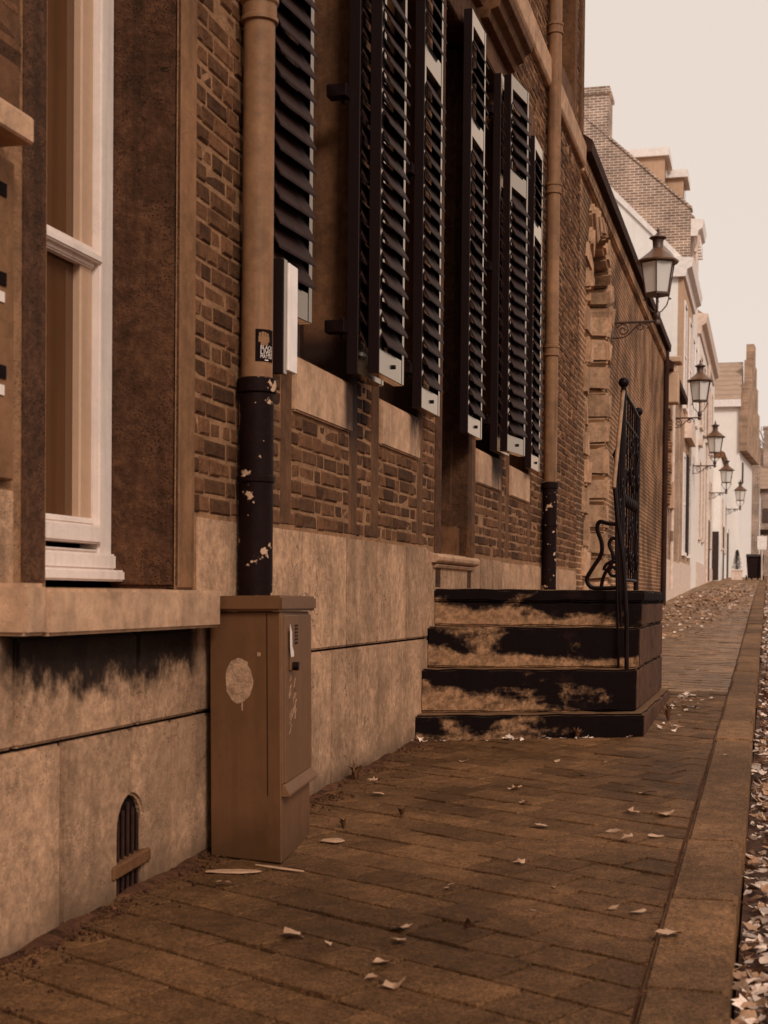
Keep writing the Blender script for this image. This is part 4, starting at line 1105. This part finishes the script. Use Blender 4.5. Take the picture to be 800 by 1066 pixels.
m = MB(); m.box(-.5, 3.3, 84.9, 85.0, 4.75, 5.0); fpart(m, 'band', M['coping'], bE)
# bare tree beyond
tree = empty('bare_tree', (-.1, 97, 2.4), 'bare leafless tree rising behind the end house', 'tree')
m = MB(); m.tube([(0, 0, 0), (.05, 0, 3), (0, 0, 6), (.05, 0, 7.6)], [.22, .18, .13, .09], 8); m.obj('trunk', M['bark'], tree)
m = MB(); rb = random.Random(4)
def twig(p, d, L, r, dep):
    q = p + d * L; m.tube([p, (p + q) / 2 + Vector((rb.uniform(-.04, .04), rb.uniform(-.04, .04), 0)), q], [r, r * .8, r * .6], 5)
    if dep:
        for k in range(3): twig(p + d * L * rb.uniform(.5, 1), (d + Vector((rb.uniform(-.7, .7), rb.uniform(-.7, .7), rb.uniform(-.2, .5)))).normalized(), L * .68, r * .6, dep - 1)
for k in range(5): twig(Vector((.03, 0, 5.2 + k * .5)), Vector((rb.uniform(-.6, .6), rb.uniform(-.6, .6), 1)).normalized(), 1.4, .06, 3)
m.obj('crown', M['bark'], tree)
# street sign, bins, potted evergreen
sg = empty('street_sign', (-.25, 57, g(57)), 'blank pale sign plate on a slim post at the kerb', 'sign')
m = MB(); m.tube([(0, 0, 0), (0, 0, 1.72)], .03, 8); m.obj('post', M['trim'], sg)
m = MB(); m.prism([(-.16, 1.17), (.16, 1.17), (.18, 1.30), (.18, 1.68), (-.18, 1.68), (-.18, 1.30)], -.055, -.035, axis='y'); m.obj('sign_plate', M['whitetrim'], sg)
def wheelie(x, y, lab):
    b = empty('wheelie_bin', (x, y, g(y)), lab, 'bin', 'bins at the end of the pavement')
    m = MB(); vs = [(-.16, -.2, .08), (.16, -.2, .08), (.16, .2, .08), (-.16, .2, .08), (-.22, -.27, .86), (.22, -.27, .86), (.22, .24, .92), (-.22, .24, .92)]
    m.add(vs, [(3, 2, 1, 0), (4, 5, 6, 7), (0, 1, 5, 4), (1, 2, 6, 5), (2, 3, 7, 6), (3, 0, 4, 7)]); m.obj('body', M['bin'], b, bevel=.02, seg=2)
    m = MB(); m.prism([(-.29, .87), (.25, .93), (.25, .97), (0, 1.0), (-.29, .91)], -.23, .23, axis='x'); m.obj('lid', M['bin'], b, bevel=.01)
    for s in (-1, 1):
        m = MB(); m.tube([(s * .19, .2, .1), (s * .24, .2, .1)], .1, 14); m.obj('wheel', M['black'], b)
    m = MB(); m.tube([(-.2, .28, .93), (.2, .28, .93)], .015, 8); m.obj('handle', M['bin'], b)
wheelie(-.60, 56.6, 'black wheelie bin left of its twin, near the distant sign post')
wheelie(-.40, 57.4, 'black wheelie bin closest to the distant sign post')
pt = empty('potted_evergreen', (-1.16, 56.5, g(56.5)), 'dark clipped evergreen in a pale square planter by the low white house', 'plant')
m = MB(); m.box(-.2, .2, -.2, .2, 0, .34); m.box(-.22, .22, -.22, .22, .341, .40); m.obj('planter', M['trim'], pt, bevel=.01)
m = MB(); m.tube([(0, 0, .36), (0, 0, 1.1)], .02, 6)
for k in range(900):
    t = rl.random(); r = .19 * (1 - t) ** .7 * math.sqrt(rl.random()) + .01; a = rl.uniform(0, 2 * PI); zq = .42 + .72 * t
    d = Vector((math.cos(a), math.sin(a), .6)).normalized() * .06; s_ = Vector((-math.sin(a), math.cos(a), 0)) * .014
    p = Vector((r * math.cos(a), r * math.sin(a), zq)); m.add([p - s_, p + s_, p + d], [(0, 1, 2)])
m.obj('foliage', M['needle'], pt)

# ------------------------------------------------------------------ wall lanterns
def lantern(x, y, z):
    """x,y,z: where the arm meets the wall; the arm runs towards +x"""
    o = empty('wall_lantern', (x, y, z), '', 'street lamp', 'iron wall lanterns along the facades')
    A = .585
    m = MB(); m.box(0, .015, -.03, .03, -.24, .06); m.tube([(0, 0, 0), (A + .03, 0, 0)], .016, 8)
    sp = lambda cx, cz, r, a0, sgn, t=1.5: [(cx + (r * (1 - .8 * i / 22)) * math.cos(a0 + sgn * 2 * PI * t * i / 22), 0, cz + (r * (1 - .8 * i / 22)) * math.sin(a0 + sgn * 2 * PI * t * i / 22)) for i in range(23)]
    m.tube(sp(.15, -.10, .085, PI * .9, -1), .010, 6); m.tube(sp(.38, -.065, .055, PI * .2, 1), .009, 6)
    m.tube(bez([(.01, 0, -.20), (.09, 0, -.20), (.18, 0, -.185), (.25, 0, -.13), (.32, 0, -.06), (.40, 0, -.02), (.48, 0, -.05), (.46, 0, -.09)]), .010, 6)
    m.lathe([(.018, -.05), (.04, -.035), (.045, -.01), (.03, .02), (.045, .05), (.045, .10), (.025, .13)], A, 0, 12)
    ob = m.obj('bracket', M['lampmetal'], o, smooth=40)
    m = MB(); m.tube([(A, 0, .1), (A, 0, .34)], .016, 8)
    for s in (-1, 1):
        for ax in (0, 1):
            pts = [(.0, .10), (.06, .13), (.12, .20), (.145, .28), (.15, .345)]
            m.tube([(A + s * u * (1 - ax), s * u * ax, v) for u, v in pts], .008, 6)
            m.lathe([(.001, .27), (.02, .285), (.001, .30)], A + s * .165 * (1 - ax), s * .165 * ax, 8)
    m.obj('lamp_stem', M['lampmetal'], o, smooth=40)
    m = MB(); n = 6
    m.lathe([(.16, .335), (.175, .335), (.175, .36), (.16, .36)], A, 0, n, rot=PI / 6); m.lathe([(.225, .74), (.245, .74), (.245, .765), (.225, .765)], A, 0, n, rot=PI / 6)
    for k in range(n):
        w = 2 * PI * k / n + PI / 6
        m.tube([(A + .168 * math.cos(w), .168 * math.sin(w), .35), (A + .233 * math.cos(w), .233 * math.sin(w), .75)], .009, 5)
    fr_ = m.obj('lamp_frame', M['lampmetal'], o)
    m = MB(); m.lathe([(.158, .362), (.222, .74)], A, 0, n, rot=PI / 6); m.obj('glass', M['lampglass'], fr_)
    m = MB(); m.lathe([(.272, .755), (.275, .775), (.235, .80), (.16, .86), (.105, .905), (.085, .93)], A, 0, 12); rf = m.obj('lamp_roof', M['lampgreen'], o, smooth=40)
    m = MB(); m.lathe([(.08, .93), (.066, .95), (.07, 1.03), (.075, 1.05), (.115, 1.075), (.112, 1.085), (.05, 1.11), (.02, 1.14), (.014, 1.155), (.022, 1.17), (.014, 1.19), (.004, 1.22)], A, 0, 12); m.obj('chimney_cap', M['lampmetal'], rf, smooth=40)
    return o
l1 = lantern(W - .006, 19.1, 4.71)
l1['label'] = 'nearest and largest wall lantern, on the brick building before the white gable'
for x, y, z, lab in ((W, 31, 4.89, 'second wall lantern, on the small tan house'), (W, 40, 4.68, 'third wall lantern along the street, in front of white walls'),
                     (W, 51, 4.72, 'fourth wall lantern, on the long white house'), (-1.75, 61, 4.75, 'farthest and smallest wall lantern, on the low white house')):
    c = copy_tree(l1); c.location = (x, y, z); c['label'] = lab

# ------------------------------------------------------------------ light, sky, camera
wd_ = bpy.data.worlds.new('World'); SC.world = wd_; wd_.use_nodes = True
nt = wd_.node_tree; bg = nt.nodes['Background']
sky = nt.nodes.new('ShaderNodeTexSky'); sky.sky_type = 'NISHITA'; sky.sun_disc = False
SUN = Vector((.52, -.64, .57)).normalized()
sky.sun_elevation = math.asin(SUN.z); sky.sun_rotation = math.atan2(SUN.x, SUN.y) % (2 * PI)
bw = nt.nodes.new('ShaderNodeRGBToBW'); nt.links.new(sky.outputs[0], bw.inputs[0])
tint = nt.nodes.new('ShaderNodeMix'); tint.data_type = 'RGBA'; tint.blend_type = 'MULTIPLY'; tint.inputs[0].default_value = 1
nt.links.new(bw.outputs[0], tint.inputs[6]); tint.inputs[7].default_value = (1.0, .87, .78, 1)
mx = nt.nodes.new('ShaderNodeMix'); mx.data_type = 'RGBA'; mx.inputs[0].default_value = .93   # an even overcast veil over the sky
nt.links.new(tint.outputs[2], mx.inputs[6]); mx.inputs[7].default_value = (7.6, 6.55, 5.85, 1)
nt.links.new(mx.outputs[2], bg.inputs[0]); bg.inputs[1].default_value = .0845
sl = bpy.data.lights.new('sun', 'SUN'); sl.energy = 1.5; sl.angle = math.radians(14); sl.color = (1, .90, .82)
so = bpy.data.objects.new('sun', sl); COL.objects.link(so); so.rotation_euler = SUN.to_track_quat('Z', 'Y').to_euler(); so.location = (10, -10, 20)

P, R, TH = math.radians(1.3), .0095, math.radians(14.916858744)
f = Vector((-math.sin(TH) * math.cos(P), math.cos(TH) * math.cos(P), -math.sin(P)))
r = Vector((math.cos(TH), math.sin(TH), 0)); u = r.cross(f)
r2 = r * math.cos(R) + u * math.sin(R); u2 = u * math.cos(R) - r * math.sin(R)
cd = bpy.data.cameras.new('camera'); cam = bpy.data.objects.new('camera', cd); COL.objects.link(cam)
mtx = Matrix((r2, u2, -f)).transposed().to_4x4(); mtx.translation = (0, 0, 1.13); cam.matrix_world = mtx
cd.sensor_fit = 'HORIZONTAL'; cd.sensor_width = 24; cd.lens = 45; cd.shift_y = .14905; cd.clip_start = .1; cd.clip_end = 2000
cd.dof.use_dof = True; cd.dof.focus_distance = 8.2; cd.dof.aperture_fstop = 5.0
SC.camera = cam
SC.view_settings.view_transform = 'Standard'; SC.view_settings.look = 'None'; SC.view_settings.exposure = .42; SC.view_settings.gamma = 1
SC.cycles.max_bounces = 6; SC.cycles.use_denoising = True
